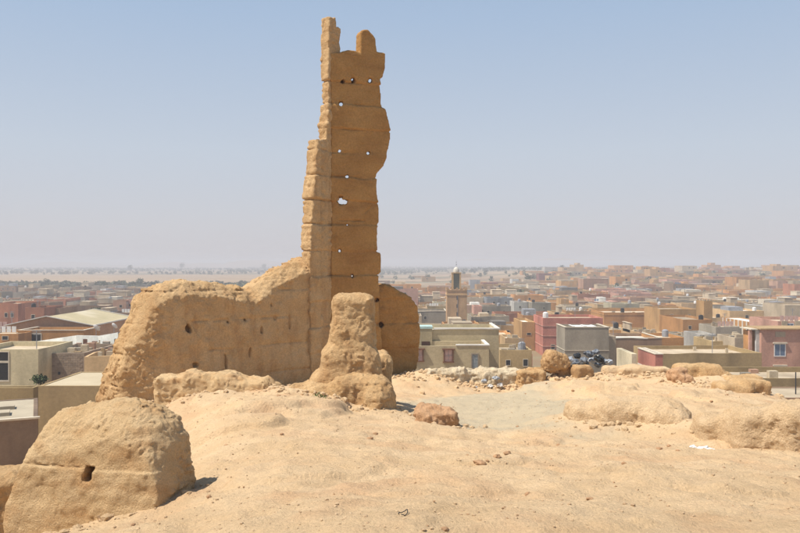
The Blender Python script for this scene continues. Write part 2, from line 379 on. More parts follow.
def make_ground():
    rs = np.concatenate([[0, 30], np.geomspace(45, 16000, 110)]); A = np.linspace(0, 2 * np.pi, 181)[:-1]
    RR, AA = np.meshgrid(rs, A, indexing='ij'); X = RR * np.sin(AA); Y = RR * np.cos(AA)
    Z = town_z(X, Y) * (1 - sm((RR - 900) / 1500))
    Z = Z + np.where(RR > 150, 0.25 * fbm(X / 60, Y / 60, 0 * X, 3), 0)
    V = np.stack([X, Y, Z], -1).reshape(-1, 3); n, k = RR.shape
    i, j = np.meshgrid(np.arange(n - 1), np.arange(k), indexing='ij'); j2 = (j + 1) % k
    F = np.stack([i * k + j, i * k + j2, (i + 1) * k + j2, (i + 1) * k + j], -1).reshape(-1, 4)
    m = bpy.data.materials.new('plain_earth'); m.use_nodes = True; nt = m.node_tree; N = nt.nodes; L = nt.links
    b = N['Principled BSDF']; b.inputs['Roughness'].default_value = 0.95; b.inputs['Specular IOR Level'].default_value = 0.1
    tc = N.new('ShaderNodeTexCoord')
    def tex(scale, st, pos, c0, c1, ch=None):
        mp = N.new('ShaderNodeMapping'); mp.inputs['Scale'].default_value = st; L.new(tc.outputs['Object'], mp.inputs[0])
        t = N.new('ShaderNodeTexNoise'); t.inputs['Scale'].default_value = scale; t.inputs['Detail'].default_value = 6; L.new(mp.outputs[0], t.inputs['Vector'])
        r = N.new('ShaderNodeValToRGB'); r.color_ramp.elements[0].position, r.color_ramp.elements[1].position = pos
        r.color_ramp.elements[0].color = (*c0, 1); r.color_ramp.elements[1].color = (*c1, 1); L.new(t.outputs[0], r.inputs[0]); return r.outputs[0]
    c1 = tex(0.02, (1, 1, 1), (0.35, 0.65), (0.30, 0.21, 0.13), (0.44, 0.33, 0.21))
    c2 = tex(0.0035, (0.55, 1.6, 1), (0.46, 0.60), (0, 0, 0), (1, 1, 1))
    c3 = tex(0.011, (0.6, 2.0, 1), (0.50, 0.56), (0, 0, 0), (1, 1, 1))
    mx = N.new('ShaderNodeMixRGB'); mx.inputs[2].default_value = (0.13, 0.13, 0.075, 1); L.new(c2, mx.inputs[0]); L.new(c1, mx.inputs[1])
    mx2 = N.new('ShaderNodeMixRGB'); mx2.inputs[2].default_value = (0.24, 0.15, 0.09, 1)
    ml = N.new('ShaderNodeMath'); ml.operation = 'MULTIPLY'; ml.inputs[1].default_value = 0.7; L.new(c3, ml.inputs[0])
    L.new(ml.outputs[0], mx2.inputs[0]); L.new(mx.outputs[0], mx2.inputs[1]); L.new(mx2.outputs[0], b.inputs['Base Color'])
    o = link('ground', np_mesh('ground', V, F), m); o['kind'] = 'structure'
make_ground()

# pale open field on the left, beyond the first tree belt
def flat_patch(name, pts, z, m, kind='structure'):
    mb = MB(); mb.face([(x, y, z) for x, y in pts]); o = mb.build(name, m); o['kind'] = kind; return o
M_field = mat('dry_field', (0.37, 0.255, 0.15), (0.28, 0.19, 0.11), 0.012, 0.95, stretch=(0.4, 1.5, 1), stain=((0.36, 0.27, 0.17), 0.008, 0.6, (0.5, 3, 1)))
flat_patch('field', [(-560, 640), (-150, 600), (-60, 640), (-40, 760), (-60, 1020), (-330, 1080), (-760, 1020)], 0.55, M_field)

# faint hills on the horizon
def hill_range(x0, x1, y, hmax, seed, w=900):
    n = 90; V = []; F = []
    rows = 14
    for j in range(rows):
        t = j / (rows - 1)
        for i in range(n):
            s = i / (n - 1); x = x0 + (x1 - x0) * s
            env = math.sin(math.pi * s) ** 0.7 * math.sin(math.pi * t)
            z = hmax * env * (0.6 + 0.6 * mnoise.noise((s * 7 + seed, t * 1.5, 0.3)) + 0.15 * mnoise.noise((s * 30, t * 6, seed)))
            V.append((x, y + w * t, max(z, -2) - 1))
    for j in range(rows - 1):
        for i in range(n - 1): F.append((j*n+i, j*n+i+1, (j+1)*n+i+1, (j+1)*n+i))
    o = link('hills', np_mesh('hills', V, F), mat('hill_earth', (0.36, 0.26, 0.19), (0.28, 0.2, 0.14), 0.01, 0.95)); o['kind'] = 'structure'
hill_range(-1080, -300, 2900, 36, 1.0, 500)
hill_range(-1900, -1150, 3300, 26, 2.0, 500)
hill_range(-3400, -1700, 6200, 40, 4.0)
hill_range(-300, 3800, 8800, 95, 9.0, 1800)

# ---- the ruin hill: height field through surveyed points
HP = [  # (photo px, py, metres ahead)
 (400,533,5.2),(100,534,7.45),(150,518,7.8),(60,542,7.6),(0,548,7.6),(200,533,6.5),(800,533,5.2),(600,533,5.2),(250,533,5.4),(-100,533,6.5),(950,533,5.4),
 (250,500,6.9),(450,500,6.6),(700,500,6.5),(900,500,6.6),(178,500,8.1),(600,480,7.7),(400,470,8.4),
 (250,440,11),(330,425,13),(430,425,13.2),(500,441,12.5),(560,424,13.8),(600,428,13),(640,440,12.0),(690,450,10.6),(800,462,9.8),(950,468,9.6),
 (210,425,13),(200,409,16),(300,404,17.5),(385,416,16),(150,414,16.5),(345,412,17),(280,403,17.5),
 (110,411,21),(150,407,21.5),(220,402,23),(300,395,25),(350,391,26),(400,383,25),(430,376,26.5),(480,402,19.5),(450,430,14.5),(475,424,16.2),(500,418,16.8),(520,404,19.5),(470,408,19),(520,412,17),(540,395,20.5),
 (430,395,24),(490,391,25.5),(545,389,25.5),(555,378,26),(600,378,26),(650,380,26),(700,382,25.5),(740,388,25),(640,384,24),(700,388,23.5),(762,397,21),
 (560,385,22.5),(620,390,21),(600,403,17.5),(680,402,17),(750,407,16.3),(850,432,15.5),(800,420,17.5),(900,440,20),(785,403,23.5),(800,412,24),(850,430,24),
 (690,428,13.5),(760,420,13.6),(640,415,14.5),
 (0,505,20),(20,490,24),(-100,520,20),
]
pts = []
for px, py, d in HP: p = P(px, py, d); pts.append((p.x, p.y, p.z))
pts += [(0,2,15.35),(-3,0,15.3),(3,0,15.4),(0,-6,15.4),(-9,2,12.6),(-8,-6,13),(9,2,15.2),(14,4,14.6),(10,-6,15),(18,10,13.4),(-12,8,9.5),(-10,12,9.5),
        (-7.2,8.5,12.4),(-5.6,9.6,13.3),(-6.6,12,11.6),(-4.6,9.6,13.6),(-5.2,12,12.6),(-6.5,15,11.3),(-7,18,11.0),(-8.9,20,10.8),(-9.5,24,9.4),(-12,20,8.5)]
for x in (-14, -9, -5, -1, 3, 7, 11, 15): pts += [(x, 28.3, 12.25 - (4.5 if x < -8 else 0) - (2.6 if x > 10 else 0)), (x, 34, 8.2), (x, 40, 4.0), (x, 47, 0.6), (x, 54, -1.2)]
for y in (16, 22): pts += [(-13.5, y, 8.5), (-18, y, 5.0)]
for y in (-6, 2, 8, 16, 24, 32, 42, 54): pts += [(-24, y, 1.0 if y > -1 else 3), (-32, y, -1.2), (30, y, 2.5), (38, y, -1.2)]
pts += [(20, 24, 9.5), (20, 30, 6.5), (-16, 28, 5)]
pts = np.array(pts, float)
def tps_fit(p, lam=0.02):
    n = len(p); r = np.linalg.norm(p[:, None, :2] - p[None, :, :2], axis=2)
    K = np.where(r > 0, r * r * np.log(r + 1e-9), 0) + lam * np.eye(n) * n * 0.05
    Pm = np.hstack([np.ones((n, 1)), p[:, :2]]); A = np.block([[K, Pm], [Pm.T, np.zeros((3, 3))]])
    return np.linalg.solve(A, np.concatenate([p[:, 2], np.zeros(3)]))
_w = tps_fit(pts)
def tps(x, y):
    x = np.asarray(x, float); y = np.asarray(y, float); z = _w[-3] + _w[-2] * x + _w[-1] * y
    for i in range(len(pts)):
        r2 = (x - pts[i, 0]) ** 2 + (y - pts[i, 1]) ** 2; z = z + _w[i] * 0.5 * r2 * np.log(r2 + 1e-12)
    return z
_gx = np.arange(-36, 42.01, 0.4); _gy = np.arange(-8, 58.01, 0.4)
_GX, _GY = np.meshgrid(_gx, _gy, indexing='ij'); _GZ = tps(_GX, _GY)
def hz_smooth(x, y):
    x = np.clip(np.asarray(x, float), -35.9, 41.8); y = np.clip(np.asarray(y, float), -7.9, 57.8)
    fx = (x + 36) / 0.4; fy = (y + 8) / 0.4; i = np.floor(fx).astype(int); j = np.floor(fy).astype(int); fx = fx - i; fy = fy - j
    return (_GZ[i, j] * (1 - fx) + _GZ[i + 1, j] * fx) * (1 - fy) + (_GZ[i, j + 1] * (1 - fx) + _GZ[i + 1, j + 1] * fx) * fy
def _xy(px, d): return ((px - 400) / FPX * d, d)
TALUS = [(*_xy(162, 17.4), *_xy(272, 17.4), .55, .16), (*_xy(300, 16.8), *_xy(385, 16.5), .75, .22), (*_xy(345, 17.6), *_xy(370, 18), .9, .15), (*_xy(120, 21.5), *_xy(330, 25.5), .9, .22),
         (*_xy(30, 8.4), *_xy(160, 8.5), .55, .06), (*_xy(590, 13.9), *_xy(668, 13.1), .60, .24), (*_xy(720, 12.2), *_xy(870, 11.2), .62, .36), (*_xy(610, 26.2), *_xy(720, 25.3), .5, .20), (*_xy(675, 24.3), *_xy(690, 24.0), .5, .12),
         (*_xy(735, 24.4), *_xy(755, 22.3), .8, .15), (*_xy(430, 26.3), *_xy(545, 25.6), .6, .12), (*_xy(340, 26.2), *_xy(420, 27), 1.0, .18), (*_xy(555, 26), *_xy(590, 26), .6, .12), (*_xy(435, 14.6), *_xy(450, 14.6), .5, .08)]
SHELVES = [(*_xy(285, 14.6), 1.15, 1.2, .11), (*_xy(225, 12.6), 1.1, .7, .10), (*_xy(600, 20.5), 1.0, .9, .10), (*_xy(530, 12.0), .6, .45, .05), (*_xy(420, 7.2), .8, .5, .035), (*_xy(600, 8.6), .8, .6, .04), (*_xy(690, 21.0), 1.1, .9, .09), (*_xy(262, 15.3), 1.75, 1.9, .13), (*_xy(570, 22.5), 1.6, 1.6, .12), (*_xy(640, 19.5), 1.5, 1.4, .08), (*_xy(560, 15.2), 1.3, .9, .10), (*_xy(480, 9.0), .5, .45, .05), (*_xy(700, 7.5), .9, .6, .04), (*_xy(300, 8.5), .9, .7, .05), (*_xy(740, 18.5), 1.6, 1.2, .12)]
def hz(x, y):
    x = np.asarray(x, float); y = np.asarray(y, float)
    z = hz_smooth(x, y); o = 0 * x
    z = z + 0.06 * fbm(x * 0.9, y * 0.9, o + 3.3, 3) + 0.024 * fbm(x * 3.5, y * 3.5, o + 8.1, 3)
    for (ax, ay, bx, by, r, h) in TALUS:
        ex, ey = bx - ax, by - ay; t = np.clip(((x - ax) * ex + (y - ay) * ey) / (ex * ex + ey * ey + 1e-9), 0, 1)
        dd = ((x - ax - ex * t) ** 2 + (y - ay - ey * t) ** 2) / (r * r); z = z + h * np.exp(-dd)
    for (cx, cy, rx, ry, h) in SHELVES:      # thin crust shelves with a broken edge
        q = np.sqrt(((x - cx) / rx) ** 2 + ((y - cy) / ry) ** 2) + 0.22 * fbm(x * 1.1 + cx, y * 1.1, o + 6.6, 4)
        z = z + h * np.clip((1 - q) * 13, 0, 1)
    # crusts and broken edges
    r = fbm(x * 1.6 + 40, y * 1.6, o + 1.7, 5); z = z + 0.022 * np.clip((r - 0.3) * 8, 0, 1) - 0.018 * np.clip((-r - 0.55) * 5, 0, 1)
    z = z + 0.010 * fbm(x * 11, y * 11, o + 5.5, 4, 0.62)
    r2 = fbm(x * 7 + 3, y * 7, o + 2.2, 3); z = z + 0.014 * np.clip((r2 - 0.45) * 5, 0, 1)
    return z
def make_hill():
    xs = [-36.0]
    while xs[-1] < 41.5:
        a = xs[-1]; xs.append(a + (0.05 if -9 < a < 9 else 0.09 if -14 < a < 16 else 0.5))
    ys = [-8.0]
    while ys[-1] < 57.5:
        a = ys[-1]; ys.append(a + (0.4 if a < 3.2 else 0.03 if a < 7 else 0.04 if a < 12 else 0.065 if a < 20 else 0.09 if a < 29 else 0.5))
    X, Y = np.meshgrid(np.array(xs), np.array(ys), indexing='ij'); Z = np.empty_like(X)
    for i in range(0, X.shape[0], 64): Z[i:i+64] = hz(X[i:i+64], Y[i:i+64])
    V = np.stack([X, Y, Z], -1).reshape(-1, 3); n, k = X.shape
    i, j = np.meshgrid(np.arange(n - 1), np.arange(k - 1), indexing='ij')
    F = np.stack([i * k + j, (i + 1) * k + j, (i + 1) * k + j + 1, i * k + j + 1], -1).reshape(-1, 4)
    o = link('hill', np_mesh('hill', V, F), M_sand); o['kind'] = 'structure'
make_hill()
def gz(x, y): return float(hz(np.array([x]), np.array([y]))[0])

# ================================================================== THE RUIN
def on(px, py, d): return tuple(P(px, py, d))
def pout(pl, lst): return [pl.hit(*p) for p in lst]
tower = thing('ruined_tower', 'tall thin ruined tower of rammed earth with a stepped fin on its left', 'tower', (-1.4, 26.2, gz(-1.4, 26.2)))
# lifts (courses) of the rammed earth
LIFT_PY = [81, 104, 128, 152, 177, 201, 225, 251, 276, 301, 326, 351]
lifts = [CAM_Z - (py - HOR) / FPX * 26 for py in LIFT_PY]
plP = Plane((-2.35, 25.9), (0.45, 27.0))
panel_px = [(331,410),(331,54),(340,53.5),(348,51),(356,51.5),(360.5,53),(360.5,33.5),(362,30.5),(368,30),(372.5,35),(375.5,40),(377,52),(385,54),(385,68),(382.5,77),(380,79),(381,86),(382,103),
            (386,112),(389,124),(391.5,133),(390,144),(387,158),(384,166),(377,174),(376,186),(377.5,200),(380,205),(380,222),(377,228),(376.5,250),(381,253),(382,272),
            (378,277),(379,300),(381,330),(383,380),(384,410)]
holes_px = [(343,81,2.3,.35),(352,80,1.2,0),(354,80,2.6,.35),(370,81,2.2,0),(341,104,2.2,0),(339.5,151.5,1.8,0),(368,153,1.9,0),(347,177,1.8,0),
            (341,201,3.8,0),(345,202,2.6,0),(338,201,1.6,.2),(347,225,1.3,0),(339.5,251,1.7,0),(352,276,1.6,0),(377,300,2.0,0.3),(381,325,2.4,.3),(342,301,1.6,0.3),(366,326,1.4,.2)]
Hh = []
for px, py, r, dep in holes_px:
    u, z = plP.hit(px, py); Hh.append((u, z, r / FPX * 26 * 1.02, dep))
def panel_extra(d, U, W, Z):
    (u0, z0), (u1, z1) = plP.hit(339, 219), plP.hit(365, 222)     # horizontal gash
    g = np.maximum(np.abs(Z - (z0 + z1) / 2) - 0.03 - .03 * vnoise(U * 7, 0 * U, Z), np.maximum(u0 - U, U - u1)); d = np.maximum(d, -np.maximum(g, W - 0.07))
    (ua, za) = plP.hit(368, 210); t = (U - ua) * 0.85 - (Z - za) * -0.0
    s = np.abs((Z - za) - (U - ua) * 0.8) - 0.05; s = np.maximum(s, np.abs(U - ua) - 0.14 - .05 * vnoise(U * 6, 0 * U, Z * 6)); d = np.maximum(d, -np.maximum(s, W - 0.05))
    return d
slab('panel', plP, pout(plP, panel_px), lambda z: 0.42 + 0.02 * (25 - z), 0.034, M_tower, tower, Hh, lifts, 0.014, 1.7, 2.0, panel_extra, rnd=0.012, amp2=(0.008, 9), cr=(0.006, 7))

J = P(337, 300, 26.05); K = P(165, 400, 21.6)
plW = Plane((K.x, K.y), (J.x, J.y))
fin_px = [(310,412),(308,262),(309,240),(311,200),(313,180),(315,152),(316,139),(326,138.5),(326.3,123),(329,121),(329.5,60),(330,30),(330.5,17.5),(337,18),(337.6,27),(342,29),
          (341.5,36),(341.5,54),(339.5,100),(339.5,412)]
uA = plW.hit(319.5, 200)[0]; uB = plW.hit(329, 200)[0]
fin_front = lambda U, Z: np.where(U < uA, -0.10, np.where(U < uB, -0.03, 0.05))
slab('fin', plW, pout(plW, fin_px), 0.45, 0.034, M_mud, tower, [], lifts, 0.025, 1.6, 5.0, rnd=0.02, front=fin_front, cr=(0.03, 5), pad=(.1, .3, .1, .15))

# long wall running from the tower towards the left
wall = thing('ruined_wall', 'long ruined mud wall with crumbling crest running left from the tower', 'wall', ((K.x+J.x)/2, (K.y+J.y)/2, gz((K.x+J.x)/2, (K.y+J.y)/2)))
wall_px = [(134,445),(129,395),(130,370),(134,348),(140,332),(148,318),(152,303),(158,291),(168,284),(184,281),(196,280),(206,284),(216,281),(228,284),(238,288),(246,285),(256,289),(264,284),(272,277),(282,271),
           (290,267),(300,262),(310,259),(322,259),(322,445)]
wtop = sorted(pout(plW, wall_px[4:-1])); wtu = [p[0] for p in wtop]; wtz = [p[1] for p in wtop]
def w_mask(U, W, Z):
    zt = np.interp(U, wtu, wtz); return np.clip(0.12 + np.clip((Z - zt + 0.75) / 0.4, 0, 1) + np.clip((0.1 - U) / 0.4, 0, 1) + np.clip((W - .25) / .2, 0, 1), 0, 1.0)
def wall_extra(d, U, W, Z):
    for (px, py, rx, rz_, dep) in [(188,328,.07,.12,.30),(190,330,.05,.10,.22),(228,322,.05,.05,.15),(245,320,.05,.05,.12),(262,330,.04,.16,.10),(226,362,.035,.22,.12),(195,365,.09,.06,.12),
                                   (276,318,.04,.05,.1),(205,380,.05,.05,.1),(250,352,.03,.14,.08),(290,322,.03,.2,.07),(272,305,.04,.04,.1)]:
        u, z = plW.hit(px, py); e = np.sqrt(((U - u) / rx) ** 2 + ((Z - z) / rz_) ** 2) - 1
        d = np.maximum(d, -np.maximum(e * min(rx, rz_), W - dep))
    m = np.abs(d) < 0.25
    v = vnoise(U[m] * 4.5, 0 * U[m], Z[m] * 0.3 + 4); d[m] += 0.03 * v + 0.02 * np.clip(vnoise(U[m] * 11, 0 * U[m] + 3, Z[m] * .5) - .3, 0, 1)
    return d
wall_front = lambda U, Z: np.clip(-U, 0, 3) * 0.5 + np.clip(Z - np.interp(U, wtu, wtz) + 0.42, 0, 1) * 0.9
slab('wall_face', plW, pout(plW, wall_px), lambda z: 0.85 + np.clip(17 - z, 0, 5) * 0.27, 0.036, M_mud, wall, [], [13.6 + .86 * i for i in range(4)], 0.07, 1.25, 9.0, wall_extra, rnd=0.10, amp2=(0.02, 7),
     front=wall_front, cr=(0.046, 9, w_mask), pad=(.2, .3, .1, .2))
# pale repaired niche in the wall
uz = plW.hit(186, 366)
# two low courses in front of the wall
blob('low_wall', [(on(176, 393, 17.5), (0.46, 0.38, 0.42), 0.1, 0.12), (on(212, 391, 17.5), (0.58, 0.40, 0.40), 0.05, 0.14), (on(243, 393, 17.4), (0.60, 0.38, 0.31), -0.03, 0.12), (on(262, 395, 17.5), (0.42, 0.34, 0.22), 0, 0.10)],
     0.026, M_block, 0.05, 1.7, 0.22, 6.0, 4, amp2=(0.015, 9), cr=(0.025, 9))
tag(bpy.context.scene.objects['low_wall'], 'low eroded mud wall remnant lying in front of the long ruined wall', 'wall')
# central stub
st = thing('mud_pillar', 'rounded mud wall stub standing in front of the tower base', 'pillar', tuple(on(350, 412, 17.2)))
blob('shaft', [(on(353, 328, 17.4), (0.40, 0.36, 0.68), 0.1, 0.16), (on(353, 347, 17.35), (0.47, 0.42, 0.42), 0.1, 0.2), (on(349, 366, 17.3), (0.60, 0.46, 0.36), 0.1, 0.2), (on(344, 388, 17.3), (0.74, 0.5, 0.35), 0.1, 0.2),
               (on(353, 305, 17.4), (0.38, 0.33, 0.20), 0.1, 0.12)], 0.027, M_mud, 0.05, 1.5, 0.3, 12.0, 4, st, amp2=(0.015, 8), cr=(0.022, 10))
blob('footing', [(on(362, 394, 16.6), (0.58, 0.42, 0.36), 0.0, 0.2), (on(334, 394, 16.7), (0.6, 0.40, 0.27), 0.12, 0.2), (on(305, 394, 16.9), (0.36, 0.36, 0.20), 0.0, 0.18), (on(378, 405, 16.2), (0.20, 0.30, 0.28), -.5, 0.12)],
     0.027, M_mud, 0.06, 1.6, 0.3, 15.0, 4, st, amp2=(0.015, 9), cr=(0.024, 10))
blob('rear_stub', [(on(377, 385, 18.6), (0.33, 0.4, 0.80), 0.1, 0.22)], 0.03, M_mud, 0.05, 2.0, 0.15, 18.0, 3, st, cr=(0.03, 6))
# curved wall to the right of the tower
plD = Plane((-0.95, 26.9), (0.9, 27.3))
right_px = [(374,412),(374,287),(382,285),(390,287),(398,291),(406,296),(413,301),(418,307),(420,316),(420,330),(419,345),(419,358),(417,372),(416,400)]
hD = [(*plD.hit(377,300),.09,.3),(*plD.hit(381.5,325),.1,.35)]
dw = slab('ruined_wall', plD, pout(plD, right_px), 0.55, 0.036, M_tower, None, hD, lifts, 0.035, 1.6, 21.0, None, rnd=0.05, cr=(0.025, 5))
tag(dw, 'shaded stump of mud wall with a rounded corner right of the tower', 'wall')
# pale rubble wall
ew = thing('rubble_wall', 'low pale rubble wall on the hill edge below the cream house', 'wall', tuple(on(480, 391, 26)))
blob('rubble_wall_body', [(on(444, 381, 26.2), (0.72, 0.3, 0.40), 0.05, 0.15), (on(472, 381, 26.3), (0.7, 0.3, 0.38), 0, 0.15), (on(500, 380, 26.2), (0.7, 0.3, 0.39), 0.02, 0.15)],
     0.034, M_pale, 0.07, 1.6, 0.2, 25.0, 4, ew, amp2=(0.03, 7), cr=(0.045, 7)).name = 'wall_body'
for i in range(9):
    px = random.uniform(428, 515); q = P(px, random.uniform(370, 374), 26.0 + random.uniform(-.1, .25)); r = random.uniform(.05, .11)
    blob('stone', [((q.x, q.y, q.z), (r, r * .8, r * .6), random.uniform(0, 3), r * .4)], 0.035, M_pale, 0.02, 5, 0.05, i * 3.1, 2, ew, sink=0)
orr = blob('mud_wall', [(on(531, 380, 25.8), (0.45, 0.35, 0.38), 0, 0.14), (on(535, 391, 24.8), (0.42, 0.3, 0.18), 0, 0.12)], 0.033, M_mud, 0.06, 2.0, 0.1, 29.0, 4, amp2=(0.025, 8), cr=(0.05, 5))
tag(orr, 'orange stub of mud wall at the right end of the pale rubble wall', 'wall')

# bottom left block
blk = thing('mud_block', 'big rammed earth block with a square hole at lower left of the ruins', 'wall', tuple(on(95, 540, 8.0)))
plA = Plane((-4.0, 8.2), (-2.4, 7.85))
blk_px = [(0,640),(0,505),(5,472),(12,445),(24,426),(45,417),(75,413),(100,414),(122,420),(140,432),(152,452),(158,485),(160,640)]
atop = sorted(pout(plA, blk_px[2:-1])); atu = [p[0] for p in atop]; atz = [p[1] for p in atop]
hj = plA.hit(84, 471)[1]
def a_mask(U, W, Z): return np.clip(0.14 + np.clip((Z - np.interp(U, atu, atz) + 0.33) / 0.12, 0, 1) + np.clip((U - 1.45) / .2, 0, 1) * .6 + np.clip((W - .2) / .1, 0, 1), 0, 1)
def blk_extra(d, U, W, Z):
    m = np.abs(d) < 0.15
    dd = d[m]; dd += 0.018 * np.exp(-((Z[m] - hj - 0.01 * np.sin(U[m] * 6) - .006 * np.sin(U[m] * 23)) / 0.010) ** 2) * (0.4 + 0.6 * (vnoise(U[m] * 3, W[m], 0 * U[m]) > -.3)) * np.clip((1.25 - U[m]) * 3, .12, 1)
    dd += 0.0012 * np.sin(Z[m] * 46 + 1.5 * vnoise(U[m] * 2, W[m] * 2, Z[m] * 3))     # faint tamping layers
    d[m] = dd
    u, z = plA.hit(86, 471)
    hole = np.maximum(np.maximum(np.abs(U - u - 0.12 * (Z - z)) - 0.055 - .02 * vnoise(U * 14, W * 8, Z * 14), np.abs(Z - z + .04) - 0.06), W - .75)
    h2 = np.maximum(np.sqrt(((U - u + 0.03) / .9) ** 2 + (Z - z + 0.09) ** 2) - 0.05 - .02 * vnoise(U * 12, W * 8, Z * 12), W - 0.42)
    return np.maximum(np.maximum(d, -hole), -h2)
a_front = lambda U, Z: np.clip(Z - np.interp(U, atu, atz) + 0.34 + .08 * np.sin(U * 4), 0, 1) ** 1.3 * 1.1 - 0.025 * (Z < hj) + np.clip(Z - hj + .75, 0, 2) * 0.12
slab('block', plA, pout(plA, blk_px), 0.82, 0.0145, M_block, blk, [], [], 0.045, 1.7, 33.0, blk_extra, rnd=0.12, amp2=(0.008, 12), front=a_front, cr=(0.026, 15, a_mask), pad=(.15, .15, .15, .1))

o = blob('mud_wall', [(on(-6, 505, 11.5), (0.45, 0.4, 0.5), .2, .15)], 0.03, M_mud, 0.06, 1.8, .1, 36., 4, cr=(.03, 9)); tag(o, 'orange mud remnant at the left edge behind the big block', 'wall')
# low walls on the right
def lowwall(label, prims, seed, m=M_bank, h=0.026, amp=0.05):
    o = blob('low_wall', prims, h, m, amp, 1.6, 0.3, seed, 4, amp2=(0.012, 9), cr=(0.016, 14)); tag(o, label, 'wall'); return o
lowwall('rounded low mud wall in front of the right hand terrace, left of the white litter',
        [(on(603, 418, 13.7), (0.62, 0.32, 0.26), -0.1, 0.2), (on(638, 417, 13.3), (0.62, 0.34, 0.30), -0.25, 0.2), (on(668, 426, 12.9), (0.36, 0.32, 0.27), -0.35, 0.2)], 41)
lowwall('thick mud wall bank at the far right edge of the ruins',
        [(on(735, 436, 11.8), (0.62, 0.34, 0.34), -0.12, 0.18), (on(775, 433, 11.2), (0.6, 0.36, 0.40), -0.2, 0.18), (on(830, 436, 10.8), (0.7, 0.36, 0.42), -0.2, 0.18), (on(712, 452, 12.0), (0.30, 0.25, 0.22), 0.3, 0.14)], 47)
lowwall('long low mud ridge on the skyline in front of the olive house',
        [(on(645, 373, 26.0), (0.85, 0.3, 0.22), 0, 0.12), (on(620, 372, 26.2), (0.55, 0.25, 0.16), 0, 0.12)], 52, h=0.04, amp=0.06)
lowwall('broken reddish mud ridge on the skyline right of the cone shaped lump',
        [(on(698, 373, 25.2), (0.75, 0.3, 0.27), 0, 0.15), (on(716, 378, 25.0), (0.5, 0.28, 0.18), 0, 0.12)], 55, M_mud, 0.04)
lowwall('small sandy ridge right of the white rag on the skyline', [(on(742, 383, 24.4), (0.6, 0.3, 0.24), 0, 0.15)], 58, M_mud, 0.04)
lowwall('dark cornered mud stump at the right end of the upper terrace', [(on(750, 393, 22.0), (0.42, 0.4, 0.36), 0, 0.10), (on(733, 394, 21.8), (0.45, 0.4, 0.3), 0, 0.12)], 61, M_mud, 0.035)
lump = blob('mud_lump', [(on(678, 377, 24.2), (0.28, 0.25, 0.30), 0.4, 0.16), (on(686, 382, 24.0), (0.22, 0.22, 0.22), 0, 0.12)], 0.03, M_red, 0.05, 2.2, 0.1, 64, 4, amp2=(0.02, 9), cr=(0.04, 6))
tag(lump, 'cone shaped reddish mud lump between the two skyline ridges', 'rock')
for (px, py, d, s, lab) in [(700, 404, 18.5, .3, 'flat crust of mud below the reddish skyline ridge'), (660, 398, 19.5, .25, 'small worn mud hump in the middle of the upper terrace')]:
    pass
F_ = blob('clay_lump', [(on(435, 416, 14.6), (0.36, 0.3, 0.2), 0.1, 0.16), (on(447, 420, 14.5), (0.2, 0.2, 0.14), 0, 0.1)], 0.022, M_red, 0.05, 2.0, 0.1, 71, 4, amp2=(0.02, 11), cr=(0.028, 9))
tag(F_, 'reddish clay lump lying in the sandy hollow below the tower', 'rock')

# boulders
bo = thing('balanced_boulder', 'big tan boulder perched on the hill edge left of the grey block house', 'boulder', tuple(on(553, 375, 26)))
blob('rock', [(on(556, 361, 26.0), (0.42, 0.34, 0.30), 0.2, 0.24, -0.25), (on(551, 366, 25.95), (0.30, 0.30, 0.24), 0, 0.2)], 0.025, M_rock, 0.05, 2.0, 0.12, 75, 4, bo, amp2=(0.02, 9), sink=0, cr=(0.04, 6))
b2 = blob('rock', [(on(566, 371, 26.2), (0.34, 0.3, 0.17), 0, 0.12)], 0.03, M_rock, 0.04, 3, 0.1, 78, 4); tag(b2, 'small low rock tucked against the right side of the perched boulder', 'rock')
b3 = blob('rock', [(on(580, 370, 25.9), (0.32, 0.3, 0.17), 0.3, 0.13), (on(588, 372, 25.9), (0.14, 0.2, 0.12), 0, 0.1)], 0.03, M_rock, 0.04, 3, 0.1, 81, 4); tag(b3, 'pale rounded rock in front of the heap of plastic bags', 'rock')

# ---- loose stones
def ico(sub=1):
    import bmesh
    bm = bmesh.new(); bmesh.ops.create_icosphere(bm, subdivisions=sub, radius=1.0)
    v = np.array([x.co[:] for x in bm.verts]); bm.verts.index_update(); f = np.array([[q.index for q in t.verts] for t in bm.faces]); bm.free(); return v, f
IV, IF = ico(1); IV2, IF2 = ico(2); IV3, IF3 = ico(3)
def scatter_pebbles(name, n, smin_, smax_, region, m, seed, dens=None):
    rng = np.random.RandomState(seed); V = []; F = []; c = 0
    xs = rng.uniform(region[0], region[1], n * 4); ys = region[2] + (region[3] - region[2]) * rng.rand(n * 4) ** 1.5
    keep = (np.abs(xs) < ys * 0.62 + 1.5)
    if dens: keep &= (vnoise(xs * dens, ys * dens, 0 * xs + 4.4) + rng.rand(n * 4) * 0.9 > 0.35)
    xs = xs[keep][:n]; ys = ys[keep][:n]; zs = hz(xs, ys)
    for x, y, z in zip(xs, ys, zs):
        s = smin_ + (smax_ - smin_) * rng.rand() ** 4
        v = IV * (1 + 0.35 * (rng.rand(len(IV), 1) - .5)) * np.array([1, rng.uniform(.6, 1), rng.uniform(.4, .75)]) * s
        a = rng.rand() * 6.28; ca, sa = math.cos(a), math.sin(a); v = np.stack([v[:, 0]*ca - v[:, 1]*sa, v[:, 0]*sa + v[:, 1]*ca, v[:, 2]], 1)
        V.append(v + [x, y, z + s * 0.12]); F.append(IF + c); c += len(IV)
    o = link(name, np_mesh(name, np.concatenate(V), np.concatenate(F), False), m); o['kind'] = 'stuff'; tag(o, 'small stones and clods strewn over the sandy hill top', 'stones'); return o
scatter_pebbles('gravel', 16000, 0.003, 0.019, (-9, 12, 3.8, 20), M_pebble, 3, 1.1)
o = scatter_pebbles('clods', 420, 0.010, 0.05, (-11, 14, 4.5, 26), M_red, 5, 0.8); o['label'] = 'larger reddish clods scattered among the gravel on the hill'

